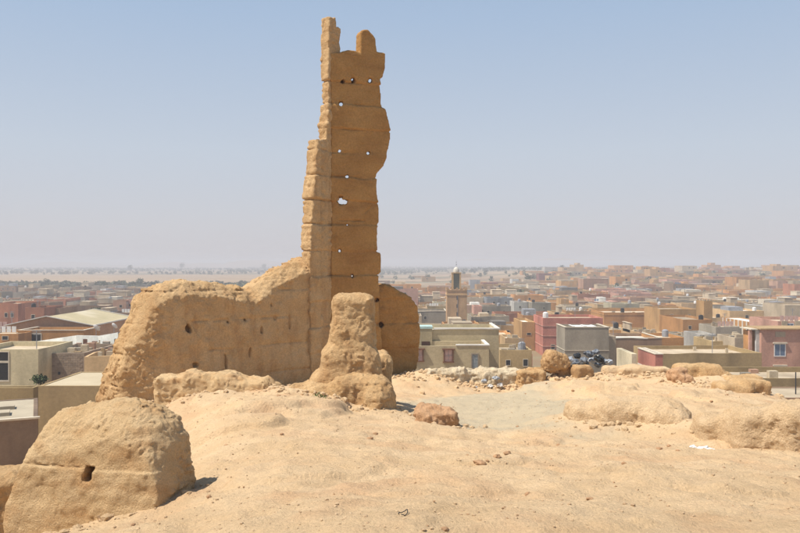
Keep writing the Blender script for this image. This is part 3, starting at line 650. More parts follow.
def crumple(name, loc, s, m, seed, parent=None, sub=3, amp=0.35, ff=2.2):
    V0, F0 = (IV3, IF3) if sub == 3 else (IV2, IF2)
    v = V0 * (1 + amp * fbm(V0[:, 0] * ff + seed, V0[:, 1] * ff, V0[:, 2] * ff, 3, 0.6)[:, None]) * np.array(s)
    o = link(name, np_mesh(name, v, F0, False), m, parent); o.location = loc; o.rotation_euler = (0, 0, seed); return o
def debris(seed, n):
    rng = np.random.RandomState(seed); V = []; F = []; c = 0
    for (ax, ay, bx, by, r, h) in TALUS:
        k = int(n * (math.hypot(bx - ax, by - ay) + .6) / 26)
        for _ in range(k):
            t = rng.rand(); x = ax + (bx - ax) * t + rng.normal() * r * .75; y = ay + (by - ay) * t - abs(rng.normal()) * r * .8 + .1
            z = gz(x, y) if False else None; sz = (.012 + .05 * rng.rand() ** 3) * (1 + y / 30)
            v = IV * (1 + 0.4 * (rng.rand(len(IV), 1) - .5)) * np.array([1, rng.uniform(.6, 1), rng.uniform(.45, .8)]) * sz
            a = rng.rand() * 6.28; ca, sa = math.cos(a), math.sin(a); v = np.stack([v[:, 0]*ca - v[:, 1]*sa, v[:, 0]*sa + v[:, 1]*ca, v[:, 2]], 1)
            V.append((v, x, y, sz)); F.append(IF + c); c += len(IV)
    zs = hz(np.array([q[1] for q in V]), np.array([q[2] for q in V]))
    V = [q[0] + [q[1], q[2], z + q[3] * .15] for q, z in zip(V, zs)]
    o = link('debris', np_mesh('debris', np.concatenate(V), np.concatenate(F), False), M_bank); o['kind'] = 'stuff'; tag(o, 'fallen crumbs of mud lying along the feet of the ruined walls', 'stones')
debris(17, 2300)
named = [((480, 468, 8.6), 0.055, 'red'), ((497, 462, 8.9), 0.045, 'red'), ((507, 457, 9.2), 0.04, 'red'), ((370, 442, 11.0), .035, 'red')]
labs = ['largest of the dark red clods on the sand in the foreground centre', 'dark red clod just right of the largest foreground clod', 'farthest of the cluster of red clods in the foreground centre',
        'single small dark stone on the sand below the mud pillar']
for (a, s, c), lb in zip(named, labs):
    p = P(*a); z = gz(p.x, p.y); o = crumple('clod', (p.x, p.y, z + s * .2), (s * 1.4, s, s * .6), M_red, s * 100, None, 2, .3); tag(o, lb, 'stone')

# white litter, rag, wire hoop
M_paper = mat('white_paper', (0.78, 0.77, 0.74), (0.66, 0.64, 0.6), 6, 0.7)
q = P(702, 448, 10.7)
for k, (dx, dy, sx, sy, sz, lab) in enumerate([(0, 0, .13, .07, .03, 'large sheet of crumpled white litter on the sand below the right hand wall'), (-.11, .04, .06, .04, .02, 'small white scrap touching the left of the crumpled sheet'), (.12, -.02, .05, .04, .015, 'small white scrap touching the right of the crumpled sheet')]):
    o = crumple('litter', (q.x + dx, q.y + dy, gz(q.x + dx, q.y + dy) + sz * .6), (sx, sy, sz), M_paper, 3 + k, None, 3, .6, 3.0); tag(o, lab, 'litter', 'white litter by the right hand wall')
p = P(719, 377.5, 25.6); o = crumple('rag', (p.x, p.y, p.z), (.07, .06, .13), M_paper, 9, None, 3, .5); tag(o, 'white rag caught on the skyline ridge in front of the olive house', 'rag')
def tube(name, path, r, m, parent=None, seg=6, label=None, cat=None):
    c = bpy.data.curves.new(name, 'CURVE'); c.dimensions = '3D'; c.bevel_depth = r; c.bevel_resolution = 2; s = c.splines.new('POLY'); s.points.add(len(path) - 1)
    for i, pt in enumerate(path): s.points[i].co = (*pt, 1)
    o = bpy.data.objects.new(name, c); COL.objects.link(o); c.materials.append(m)
    dg = bpy.context.evaluated_depsgraph_get(); me = bpy.data.meshes.new_from_object(o.evaluated_get(dg)); bpy.data.objects.remove(o); me.name = name
    return link(name, me, None, parent)
p = P(403, 523, 5.4)
path = []
for i in range(22):
    a = -2.0 + i / 21 * 5.0; x = p.x + .032 * math.cos(a); y = p.y + .05 * math.sin(a); path.append((x, y, gz(x, y) + .012 + .006 * math.sin(a * 2)))
M_wire = mat('dark_wire', (0.05, 0.05, 0.055), (0.03, 0.03, 0.03), 5, 0.5)
o = tube('wire_hoop', path, 0.0032, M_wire); tag(o, 'open loop of dark wire lying on the sand at the bottom centre', 'wire')

# heap of plastic bags behind the skyline, and plastic on the rubble wall
bagm = [mat('blue_grey_plastic', (0.20, 0.22, 0.25), (0.09, 0.10, 0.12), 9, 0.35), mat('black_plastic', (0.025, 0.027, 0.03), (0.05, 0.055, 0.06), 6, 0.3), mat('pale_plastic', (0.5, 0.52, 0.54), (0.25, 0.27, 0.3), 9, 0.4)]
bags = [(570,359,.13),(576,362,.15),(577,355,.12),(584,359,.14),(589,353,.15),(592,360,.15),(599,358,.16),(596,351,.12),(605,361,.15),(609,361,.12),(586,363,.12),(598,364,.12)]
bagdesc = ['leftmost', 'second from the left', 'humped near the left end', 'left of centre', 'top left', 'centre', 'right of centre', 'topmost', 'near the right end', 'rightmost', 'lower left of centre', 'lower right']
for i, (px, py, s) in enumerate(bags):
    p = P(px, py + 1, 27.3 + .25 * (i % 3)); o = crumple('plastic_bag', tuple(p), (s * 1.1, s, s * .8), bagm[[2, 0, 1, 0, 0, 2, 1, 0, 0, 2, 1, 0][i]], i * 1.3 + 1, None, 3, .34, 2.3)
    c_ = ['pale', 'blue grey', 'black', 'blue grey', 'blue grey', 'pale', 'black', 'blue grey', 'blue grey', 'pale', 'black', 'blue grey'][i]
    tag(o, '%s plastic bag, %s in the heap before the grey house' % (c_, bagdesc[i]), 'plastic bag', 'plastic bags heaped before the grey block house')
for i, (px, py) in enumerate([(484,381),(490,386),(496,378),(500,385),(475,388),(492,391)]):
    p = P(px, py, 25.55); o = crumple('plastic_litter', tuple(p), (.11, .08, .06), M_paper if i % 2 else bagm[2], i + 4, None, 3, .5, 3.0)
    tag(o, ['grey plastic litter high on the rubble wall, leftmost of the upper pieces', 'white litter low on the rubble wall', 'grey plastic litter near the crest of the rubble wall, rightmost at the top', 'white litter at the right side of the rubble wall', 'grey plastic litter at the left foot of the rubble wall', 'white litter at the foot of the rubble wall below the rest'][i], 'litter', 'plastic litter on the pale rubble wall')

# ================================================================== THE TOWN
FOOT = []          # occupied footprints
REFS = []          # landmarks for labels: (photo x, photo y, phrase)
def scr(x, y, z): return (400 + x / y * FPX, HOR + (CAM_Z - z) / y * FPX)

def walls_mesh(w, dp, h, par=0.5, t=0.22, jag=0.04, rng=random, jl=2.0):
    """outer faces, top rim and inner parapet faces; footprint 0..w, 0..dp"""
    V = []; F = []
    per = []
    for (ax, ay, bx, by) in [(0,0,w,0),(w,0,w,dp),(w,dp,0,dp),(0,dp,0,0)]:
        n = max(1, int(math.hypot(bx-ax, by-ay) / jl))
        for i in range(n): per.append((ax + (bx-ax) * i / n, ay + (by-ay) * i / n))
    N = len(per)
    hs = [h + rng.uniform(-jag, jag) for _ in per]
    for (x, y), z in zip(per, hs): V.append((x, y, -0.5))
    for (x, y), z in zip(per, hs): V.append((x, y, z))
    def inn(x, y): return (min(max(x, t), w - t), min(max(y, t), dp - t))
    for (x, y), z in zip(per, hs): V.append((*inn(x, y), z))
    for (x, y), z in zip(per, hs): V.append((*inn(x, y), h - par - 0.05))
    for i in range(N):
        j = (i + 1) % N
        for a in range(3): F.append((a*N+i, a*N+j, (a+1)*N+j, (a+1)*N+i))
    me = bpy.data.meshes.new('wall'); me.from_pydata(V, [], F); me.update(); return me

_wm = {}
def window_mesh(kind):
    """unit frame and unit pane, facing -y"""
    if kind in _wm: return _wm[kind]
    mb = MB(); pb = MB()
    if kind == 'plain':
        pb.box(-.42, -.02, -.42, .42, .04, .42); mb.box(-.5, -.05, -.5, -.42, .04, .5); mb.box(.42, -.05, -.5, .5, .04, .5)
        mb.box(-.42, -.05, .42, .42, .04, .5); mb.box(-.42, -.05, -.5, .42, .04, -.42)
    else:
        mb.box(-.5, -.05, -.5, -.43, .04, .5); mb.box(.43, -.05, -.5, .5, .04, .5); mb.box(-.43, -.05, .43, .43, .04, .5); mb.box(-.43, -.05, -.5, .43, .04, -.43)
        mb.box(-.02, -.045, -.43, .02, .04, .43)
        for i in range(9): z = -.42 + i * .095; pb.box(-.43, -.035, z, -.02, .0, z + .07); pb.box(.02, -.035, z, .43, .0, z + .07)
        pb.box(-.43, .001, -.43, .43, .03, .43)
    a = mb.mesh('window'); b = pb.mesh('pane'); a.materials.append(M_trim if kind == 'plain' else M_white); b.materials.append(M_dark if kind == 'plain' else M_blue)
    _wm[kind] = (a, b); return _wm[kind]
_dm = {}
def door_mesh():
    if 'd' in _dm: return _dm['d']
    mb = MB(); mb.box(-.45, -.03, 0, .45, .04, 2.0, 0); mb.box(-.55, -.06, 0, -.45, .04, 2.1, 1); mb.box(.45, -.06, 0, .55, .04, 2.1, 1); mb.box(-.45, -.06, 2.0, .45, .04, 2.1, 1)
    me = mb.mesh('door'); me.materials.append(M_wood); me.materials.append(M_trim); _dm['d'] = me; return me

def add_window(par, face, u, z, w, h, kind='plain', W=0, D=0, name='window'):
    fm, pm = window_mesh(kind); o = bpy.data.objects.new(name, fm); COL.objects.link(o); o.parent = par; o.scale = (w, 1, h)
    q = bpy.data.objects.new('pane' if kind == 'plain' else 'shutter', pm); COL.objects.link(q); q.parent = o
    if face == 'front': o.location = (u, -0.003, z)
    elif face == 'left': o.location = (-0.003, u, z); o.rotation_euler = (0, 0, R(-90))
    elif face == 'right': o.location = (W + 0.003, u, z); o.rotation_euler = (0, 0, R(90))
    return o

def house(x, y, w, dp, h, colr, label, cat='house', z0=0.0, roof=None, wins=(), par=0.5, group=None, rz=0.0, trim=False, name='house', jag=0.05, door=None, jl=2.0, extras=()):
    t = thing(name, label, cat, (x, y, z0), rz, group)
    rng = random.Random(int(x * 13 + y * 7))
    link('wall', walls_mesh(w, dp, h, par, 0.22, jag, rng, jl), wallmat(colr), t)
    mb = MB(); mb.box(0.2, 0.2, h - par - 0.25, w - 0.2, dp - 0.2, h - par); mb.build('roof', roof or M_roof, t)
    if trim:
        mb = MB(); mb.box(-.06, -.06, h + jag, w + .06, .30, h + jag + .09); mb.box(-.06, .30, h + jag, .30, dp + .06, h + jag + .09); mb.box(w - .30, .30, h + jag, w + .06, dp + .06, h + jag + .09)
        mb.build('cornice', M_trim if trim is True else trim, t)
    for wn_ in wins: add_window(t, *wn_[:5], *(wn_[5:6] or ('plain',)), W=w, D=dp)
    if door is not None:
        o = bpy.data.objects.new('door', door_mesh()); COL.objects.link(o); o.parent = t; o.location = (door, -0.003, 0)
    for ex in extras: ex(t, w, dp, h, rng)
    if rz == 0: FOOT.append((x, y, x + w, y + dp))
    else: FOOT.append((min(x, x - dp * math.sin(rz)) , y, x + w, y + dp + w * abs(math.sin(rz))))
    return t

# extras on roofs, all part of the house
def roof_room(u0=.55, ww=.35, hh=2.3, d0=.5, dd=.4, col=None):
    def f(t, w, dp, h, rng):
        mb = MB(); a = w * u0; b = dp * d0; mb.box(a, b, h - .5, a + w * ww, b + dp * dd, h + hh); mb.build('roof_room', wallmat(col) if col else t.children[0].data.materials[0], t)
        mb = MB(); mb.box(a - .1, b - .1, h + hh + .002, a + w * ww + .1, b + dp * dd + .1, h + hh + .12); mb.build('roof_room_slab', M_roof, t)
    return f
def merlons(n, wd=.5, hh=.5, side='front', m=None):
    def f(t, w, dp, h, rng):
        for i in range(n):
            mb = MB(); u = (i + .5) / n * (w if side == 'front' else dp); c = wd / 2
            if side == 'front': mb.prism([(u - c, h - .03), (u + c, h - .03), (u + c, h + hh * .55), (u + c * .4, h + hh), (u - c * .4, h + hh), (u - c, h + hh * .55)], 0.005, .215)
            else: mb.box(0.005, u - c, h - .03, .215, u + c, h + hh)
            mb.build('merlon', m or t.children[0].data.materials[0], t)
    return f
def band(zs, m=None, th=.14):
    def f(t, w, dp, h, rng):
        for z in zs:
            mb = MB(); mb.box(-.07, -.07, z, w + .07, -.001, z + th); mb.box(-.07, -.001, z, -.001, dp, z + th); mb.build('string_course', m or M_trim, t)
    return f
def pilasters(n, side='left', m=None, ww=.4):
    def f(t, w, dp, h, rng):
        for i in range(n):
            mb = MB(); u = (i + .5) / n * (dp if side == 'left' else w)
            if side == 'left': mb.box(-.12, u - ww/2, 0, -.001, u + ww/2, h)
            else: mb.box(u - ww/2, -.12, 0, u + ww/2, -.001, h)
            mb.build('pilaster', m or t.children[0].data.materials[0], t)
    return f
def roof_sheet(u0, u1, d0, d1, dz, m, name='roof_sheet'):
    def f(t, w, dp, h, rng):
        mb = MB(); n = 10
        for i in range(n):
            a = w * (u0 + (u1 - u0) * i / n); b = w * (u0 + (u1 - u0) * (i + 1) / n); z = h + dz + .12 * rng.random()
            mb.box(a, dp * d0, z - .04, b - .02, dp * d1, z)
        mb.build(name, m, t)
    return f
def aerial():
    def f(t, w, dp, h, rng):
        mb = MB(); u = rng.uniform(.6, w - .6); v = rng.uniform(.6, dp * .6); k = rng.uniform(1.4, 2.6); mb.box(u - .03, v - .03, h - .5, u + .03, v + .03, h + k)
        for i in range(3): mb.box(u - .45 + i * .08, v - .02, h + k - .15 - i * .16, u + .45 - i * .08, v + .02, h + k - .11 - i * .16)
        mb.build('aerial', M_metal, t)
    return f
def tank():
    def f(t, w, dp, h, rng):
        mb = MB(); u = rng.uniform(1, w - 1); v = rng.uniform(1, dp * .6); mb.lathe([(.5, 0), (.52, .5), (.5, 1.0), (.3, 1.15), (.1, 1.2)], 12, (u, v, h - .3)); mb.build('water_tank', rng.choice([M_white, M_dark, M_metal]), t)
    return f
def laundry():
    def f(t, w, dp, h, rng):
        mb = MB(); v = rng.uniform(.8, dp * .5); a = rng.uniform(.8, w * .4)
        for i in range(4): mb.box(a + i * .75, v - .02, h - .1, a + i * .75 + .6, v + .02, h + .75)
        mb.build('washing', rng.choice([M_white, M_blue, M_pinkc]), t)
    return f
def posts():
    def f(t, w, dp, h, rng):
        for a in (.15, w / 2, w - .4):
            for b in (.15, dp - .4):
                mb = MB(); k = rng.uniform(.7, 1.5); mb.box(a, b, h - .4, a + .25, b + .25, h + k); mb.box(a + .05, b + .05, h + k, a + .08, b + .08, h + k + .5); mb.box(a + .16, b + .16, h + k, a + .19, b + .19, h + k + .45); mb.build('post', wallmat('grey'), t)
    return f
def low_room():
    def f(t, w, dp, h, rng):
        mb = MB(); a = rng.uniform(.3, w * .4); b = a + rng.uniform(.2, .5) * w; b = min(b, w - .3); k = rng.uniform(.5, 1.5); mb.box(a, dp * .35, h - .5, b, dp * .8, h + k); mb.build('upper_wall', t.children[0].data.materials[0], t)
    return f
def clutter(n=12, m=None):
    def f(t, w, dp, h, rng):
        for i in range(n):
            mb = MB(); s = rng.uniform(.15, .5); u = rng.uniform(.6, w - .6); v = rng.uniform(.5, dp - .6); mb.box(u - s, v - s * .7, h - .55, u + s, v + s * .7, h - .5 + rng.uniform(.2, 1.0))
            o = mb.build('rubble_pile', rng.choice([M_roof, M_pale, wallmat('grey'), wallmat('rose'), wallmat('tan')]), t)
    return f

def hb(px0, px1, pyt, d, dp, colr, label, ref=None, **k):
    """house whose front face spans px0..px1 with its top edge at pyt, d metres away"""
    x0 = (px0 - 400) / FPX * d; x1 = (px1 - 400) / FPX * d; z0 = float(town_z((x0 + x1) / 2, d)); h = CAM_Z - (pyt - HOR) / FPX * d - z0
    ws = [tuple([f, (wp - px0) / FPX * d if f == 'front' else wp, (CAM_Z - (wy - HOR) / FPX * d - z0) if f == 'front' else wy, ww, wh] + list(r)) for (f, wp, wy, ww, wh, *r) in k.pop('wins', ())]
    rr = random.Random(int(px0 * 7 + pyt)); w = x1 - x0
    if not ws and 84 < d < 300 and w > 3 and k.get('cat') is None and not any(q in label for q in ('wall', 'bare', 'stained', 'compound', 'blank', 'hall', 'shed', 'yard')):
        for s_ in range(1 if h < 5.5 else 2):
            n = min(rr.choice([1, 2, 2, 3]), int(w / 2))
            ws += [('front', w * (i + .5 + rr.uniform(-.15, .15)) / n, h - 1.7 - 2.8 * s_, rr.uniform(.6, .95), rr.uniform(.7, 1.05)) for i in range(n)]
    if 'bare' not in label and 60 < d < 300 and w > 4 and dp > 3 and k.get('cat') is None and k.get('trim') is not M_white:
        ex = list(k.get('extras', ()))
        if rr.random() < .55: ex.append(aerial())
        if rr.random() < .35: ex.append(tank())
        if rr.random() < .2: ex.append(laundry())
        if rr.random() < .35: ex.append(clutter(5))
        k['extras'] = ex
    t = house(x0, d, x1 - x0, dp, h, colr, label, z0=z0, wins=ws, **k)
    if ref: REFS.append(((px0 + px1) / 2, pyt, ref, d))
    return t

# --- cream house in the centre
def cream_house():
    d = 70.0; x0 = (405 - 400) / FPX * d; xm = (498 - 400) / FPX * d; z = lambda py, dd=d: CAM_Z - (py - HOR) / FPX * dd
    t = thing('cream_house', 'cream flat roofed house with brown framed windows just below the minaret', 'house', (x0, d, 0))
    w = (489 - 405) / FPX * d; h1 = z(346)
    me = walls_mesh(w, 4.6, h1, .8, .22, .02); link('wall', me, wallmat('cream2'), t)
    mb = MB(); mb.box(.2, .2, h1 - 1.0, w - .2, 4.4, h1 - .8); mb.build('roof', M_roof, t)
    xr = (443 - 400) / FPX * d + 0.8 - x0
    # raised rear storey
    dd = 74.6; h2 = z(329.5, dd); w2 = (499 - 400) / FPX * dd - x0
    o = link('rear_storey', walls_mesh(w2, 6.5, h2, .5, .22, .02), wallmat('cream2'), t); o.location = (0, 4.603, 0)
    mb = MB(); mb.box(.2, 4.8, h2 - .7, w2 - .2, 10.9, h2 - .5); mb.build('upper_roof', M_roofw, t)
    mb = MB(); a = (434 - 400) / FPX * dd - x0; mb.box(a, 4.50, h2 + .03, w2 + .08, 4.85, h2 + .16); mb.box(w2 - .2, 4.85, h2 + .03, w2 + .08, 11.1, h2 + .16); mb.build('coping', M_roofw, t)
    mb = MB(); a = (456 - 400) / FPX * d - x0; mb.box(a, -.06, h1 + .025, w + .06, .3, h1 + .14); mb.box(w - .25, .3, h1 + .025, w + .06, 4.5, h1 + .14); mb.build('coping', M_roofw, t)
    # blue green roof turret at the left
    mb = MB(); a = (419 - 400) / FPX * dd - x0; b = (432 - 400) / FPX * dd - x0; mb.box(a, 4.3, h1 - .8, b, 4.59, h2 + .1); mb.build('stair_turret', wallmat('cream2'), t)
    mb = MB(); mb.box(a - .05, 4.25, h2 + .103, b + .05, 6.2, h2 + .32); mb.build('turret_cap', mat('pale_turquoise', (0.45, 0.6, 0.56), None, 2), t)
    # windows with brown frames and a canopy
    def win(px, py, wd, hg, pane):
        u = (px - 405) / FPX * d; zz = z(py); f = MB()
        f.box(u - wd/2, -.16, zz - hg/2, u - wd/2 + .12, .02, zz + hg/2); f.box(u + wd/2 - .12, -.16, zz - hg/2, u + wd/2, .02, zz + hg/2)
        f.box(u - wd/2 - .12, -.26, zz + hg/2 + .001, u + wd/2 + .12, .02, zz + hg/2 + .1); f.box(u - wd/2 - .05, -.2, zz - hg/2 - .1, u + wd/2 + .05, .02, zz - hg/2 - .001)
        fo = f.build('window', M_wood, t); pb = MB(); pb.box(u - wd/2 + .12, -.06, zz - hg/2, u + wd/2 - .12, -.004, zz + hg/2); pb.build('pane', pane, fo)
        gb = MB()
        gb.box(u - .015, -.1, zz - hg/2, u + .015, -.065, zz + hg/2); gb.box(u - wd/2 + .12, -.1, zz - .015, u - .016, -.065, zz + .015); gb.box(u + .016, -.1, zz - .015, u + wd/2 - .12, -.065, zz + .015)
        gb.build('grille', M_metal, fo)
    win(448.5, 355.5, .9, 1.05, M_pinkc); win(419.5, 355, .75, 1.0, M_pinkc)
    u = (475 - 405) / FPX * d; zz = z(361); f = MB()
    f.box(u - .35, -.08, zz - .7, u - .25, .02, zz + .7); f.box(u + .25, -.08, zz - .7, u + .35, .02, zz + .7); f.box(u - .25, -.08, zz + .6, u + .25, .02, zz + .7); f.box(u - .25, -.08, zz - .7, u + .25, .02, zz - .6)
    fo = f.build('window', mat('grey_brown_frame', (.3, .25, .19), None, 3), t); pb = MB(); pb.box(u - .25, -.03, zz - .6, u + .25, -.004, zz + .6); pb.build('pane', mat('blue_glass', (.12, .15, .17), (.3, .33, .33), 4, .3), fo)
    # dark terrace window
    a = (421.5 - 400) / FPX * 74.3 - x0; b = (430 - 400) / FPX * 74.3 - x0; mb = MB(); mb.box(a, 4.26, z(347.5, 74.3), b, 4.299, z(341.5, 74.3)); fo = mb.build('terrace_window', M_dark, t)
    mb = MB()
    for i in range(6): zz = z(347, 74.3) + i * .1; mb.box(a + .03, 4.235, zz, b - .03, 4.259, zz + .03)
    mb.build('louvre', M_wood, fo)
    FOOT.append((x0 - 1, d - 2, x0 + w2 + 1, 86))
    REFS.append((460, 335, 'the cream house', 70))
WC['cream2'] = (0.62, 0.51, 0.315)
cream_house()
o = house((470-400)/FPX*88, 88, 2.2, 2.0, 9.0, 'white', 'small white roof hut behind the right end of the cream house', cat='hut', name='roof_hut')

# --- minaret
def minaret():
    d = 195.0; x = (457 - 400) / FPX * d; z = lambda py: CAM_Z - (py - HOR) / FPX * d
    t = thing('minaret', 'tall square ochre minaret with a white dome rising above the town', 'minaret', (x, d + 2.5, 0))
    mt = wallmat('minaret'); s = 2.5; H = z(291)
    mb = MB(); mb.box(-s, -s, -.5, s, s, H); mb.build('shaft', mt, t)
    mb = MB(); mb.box(-s - .12, -s - .12, H - 1.05, s + .12, s + .12, H - .75); mb.build('string_course', wallmat('tan'), t)
    mb = MB(); mb.box(-s - .1, -s - .1, H + .002, s + .1, s + .1, H + .35); mb.build('parapet', mt, t)
    for side in range(4):
        for i in range(5):
            u = (-2 + i) * 1.1; mb = MB(); mb.prism([(-.32, 0), (.32, 0), (.32, .25), (.16, .25), (.16, .5), (-.16, .5), (-.16, .25), (-.32, .25)], -.12, .12)
            o = mb.build('merlon', mt, t); a = side * math.pi / 2; c, sn = math.cos(a), math.sin(a); o.rotation_euler = (0, 0, a); o.location = (u * c - (-s) * sn * 1, u * sn + (-s) * c, H + .352)
    z0 = H + .352; zl = z(273.5)
    # lantern: four corner piers, arches, cap
    for sx in (-1, 1):
        for sy in (-1, 1):
            mb = MB(); mb.box(-.18, -.18, 0, .18, .18, zl - z0); o = mb.build('lantern_pier', wallmat('tan'), t); o.location = (sx * .95, sy * .95, z0)
    mb = MB(); mb.box(-.8, -.8, z0, .8, .8, z0 + .6); mb.box(-.72, -.72, z0 + .6, .72, .72, zl - .002); mb.build('lantern_core', mat('dark_green_tile', (.17, .18, .14), (.12, .14, .11), 4, .4), t)
    mb = MB(); mb.box(-1.2, -1.2, zl, 1.2, 1.2, zl + .25); mb.build('lantern_cornice', wallmat('tan'), t)
    mb = MB(); mb.lathe([(.78, 0), (.80, .35), (.7, .8), (.48, 1.15), (.22, 1.35), (.05, 1.42)], 16, (0, 0, zl + .252)); mb.build('dome', mat('white_dome', (.62, .58, .5), None, 2, .6), t)
    mb = MB(); mb.lathe([(.04, 0), (.04, .5), (.14, .6), (.14, .75), (.04, .85), (.03, 1.1), (.1, 1.18), (.1, 1.3), (.02, 1.4), (.01, 2.0)], 8, (0, 0, zl + 1.6)); mb.build('finial', M_metal, t)
    for k, py in enumerate((298, 306, 314, 322)):
        mb = MB(); mb.box(-.12, -s - .02, z(py) - .45, .12, -s + .0, z(py) + .45); mb.build('slit_window', M_dark, t)
    mb = MB(); mb.box(.13, -s - .09, 0, .22, -s - .001, H - 1.1); mb.build('drain_pipe', M_metal, t)
    FOOT.append((x - 3, d - 1, x + 3, d + 6)); REFS.append((457, 280, 'the minaret', 195))
WC['minaret'] = (0.58, 0.37, 0.20)
minaret()

W_ = 'front'
BL = 'shutter'
# near and middle right
hb(543,603,318,142,10,'magenta','magenta house with pale string courses behind the balanced boulder', 'the magenta house', extras=(band([1.7, 3.6, 5.4], wallmat('pink')),), wins=[(W_,553,347,.8,.9)], jag=.02)
hb(565,609,327.5,110,6,'grey','bare grey block house with pale left side behind the heap of plastic bags','the grey block house', extras=(band([4.6], M_trim, .06), roof_sheet(.2,.75,.1,.6,.05,M_white)), trim=True, jag=.0)
hb(522,535,322,150,11,'ochre','ochre house with one tiny window touching the left side of the magenta house','the ochre corner house', roof=M_roofw, wins=[(W_,529,334,.9,.5)], jag=.05)
hb(505,521,338,135,7,'tan','low tan yard building with a bright roof left below the ochre corner house',None, roof=M_roofw, extras=(clutter(6),))
hb(500,532,350,104,8,'olive','olive low house with sagging canopy just left of the balanced boulder',None, extras=(clutter(10),))
hb(483,511,306,232,9,'grey','wide grey block building with a dusky front right of the minaret','the wide grey building', trim=False)
hb(474,482,306,228,7,'pink','narrow pink house squeezed between the minaret and the wide grey building',None)
hb(487,512,298,290,12,'blue grey','dark slate coloured building with a shadowed roofline above the wide grey building','the slate building', roof=M_roofd)
hb(514,528,302,262,10,'pale grey','pale grey house, left one of a touching pair right of the slate building',None)
hb(532,551,303,255,9,'grey','grey house with bright left side, right one of a touching pair','the grey pair', trim=True)
hb(561,569,299,270,8,'ochre','upright ochre house with a steep white stair right of the grey pair',None)
hb(554,566,313,190,9,'tan','tan house with a small dark door above the magenta house roof',None, wins=[(W_,557,314.5,1.2,1.3)], extras=(roof_room(.7,.3,1.2),))
hb(604,662,312.5,200,14,'orange','long orange walled compound with a pale corner pier above the grey block house','the long orange compound', roof=M_roof, extras=(band([3.6], wallmat('ochre'), .1),), jag=.06)
hb(596,690,309.5,222,9,'ochre','very long ochre wall building just behind the long orange compound','the very long ochre wall')
hb(566,597,311,228,10,'orange','orange house with notched roofline left of the very long ochre wall',None, extras=(merlons(7,.6,.4),))
hb(610,640,330,152,14,'ochre','flat ochre house with beige roof right of the grey block house',None, extras=(clutter(8),))
hb(640,664,333,140,12,'tan','tan house with a white chimney and cluttered roof below the long orange compound',None, extras=(clutter(10),roof_room(.0,.08,1.2)))
hb(612,662,338.5,118,9,'brown','brown house with a pale roof ledge above the small pink shed',None, roof=M_roofw, trim=True)
hb(655,684,337.5,120,8,'orange','deep orange wall house right of the brown house',None)
hb(609,616,336.5,112,8,'beige','thin beige pier house touching the right side of the grey block house',None)
hb(632,637,354,85,6,'cream','small cream walled yard with dark floor left of the pink shed','the cream yard', roof=M_roofd, par=1.6, jag=0)
hb(655.5,663,354.5,82,6,'magenta','small pink shed with a white sloping ledge beside the olive house','the pink shed', roof=M_roofd, trim=True, extras=(band([5.6], M_roofw, .1),), jag=0)
hb(657,762,353.5,95,9.5,'olive','wide olive house with stained dark front below the fort like building','the olive house', jag=.07, wins=[], extras=(clutter(3),))
hb(722,761,352.9,94.9,.12,'ochre','ochre plastered bay on the right half of the olive house front',None, par=.05) if False else None
hb(686,700,337,128,10,'grey','small grey house with white things on its roof left of the pale hut',None, extras=(clutter(12),), roof=M_roofw)
hb(700,716,334.5,122,7,'pale grey','pale hut with a grey doorway behind the olive house',None, wins=[(W_,705,340,1.0,1.6)], roof=M_roofw)
hb(712,737,341,112,7,'olive','low dusty house with a sloping white wall behind the right half of the olive house',None, extras=(clutter(10),))
hb(735,758,338,108,6,'beige','beige low house touching the left side of the big pink house',None, extras=(clutter(7),))
# fort like building with tower
hb(683,712,319.5,165,15,'orange','fort like orange building with bright left side and brown front','the fort like building', jag=.04, roof=M_roof)
hb(704,712.6,301,171,4.5,'ochre','square ochre tower rising from the fort like building','the square tower', extras=(merlons(3,.4,.4),merlons(3,.4,.4,'left')), jag=.0)
hb(660,697,309,186,12,'ochre','ochre building with a pink roof edge behind the fort like building',None)
hb(712,763,312,225,8,'tan','crenellated tan wall building with a row of merlons right of the square tower','the crenellated wall', extras=(merlons(20,.42,.55),merlons(20,.0001+.3,.25)) if False else (merlons(20,.45,.6),))
hb(714,738,306.5,240,9,'grey','grey house with black roofline directly behind the crenellated wall, left half',None, roof=M_roofd)
hb(735,752,303,252,9,'tan','tan house with a stepped top directly behind the crenellated wall, right half',None, extras=(roof_room(.1,.4,1.4),))
hb(764,783,306.5,210,12,'grey','dark grey shed with a long white roof right of the crenellated wall','the dark grey shed', roof=M_roofw, trim=M_white)
hb(785,840,305,196,12,'beige','large beige building at the right edge above the white roofed hall','the large beige building')
hb(758,778,323.5,150,17,'orange','orange hall with a white flat roof and piers along its bright left side','the white roofed hall', roof=M_roofw, par=.12, extras=(pilasters(9,'left'),), jag=.0)
hb(778,830,321,122,10,'pink','pink house with blue windows and pale pilasters above the big rose house at right','the upper pink house', wins=[(W_,790,327,1.2,1.2,BL),(W_,808,327,1.2,1.2,BL)], extras=(pilasters(4,'front',wallmat('beige'),.9),))
hb(716,742,327,140,8,'grey','grey flat building in front of the white roofed hall, left part',None, extras=(clutter(8),))

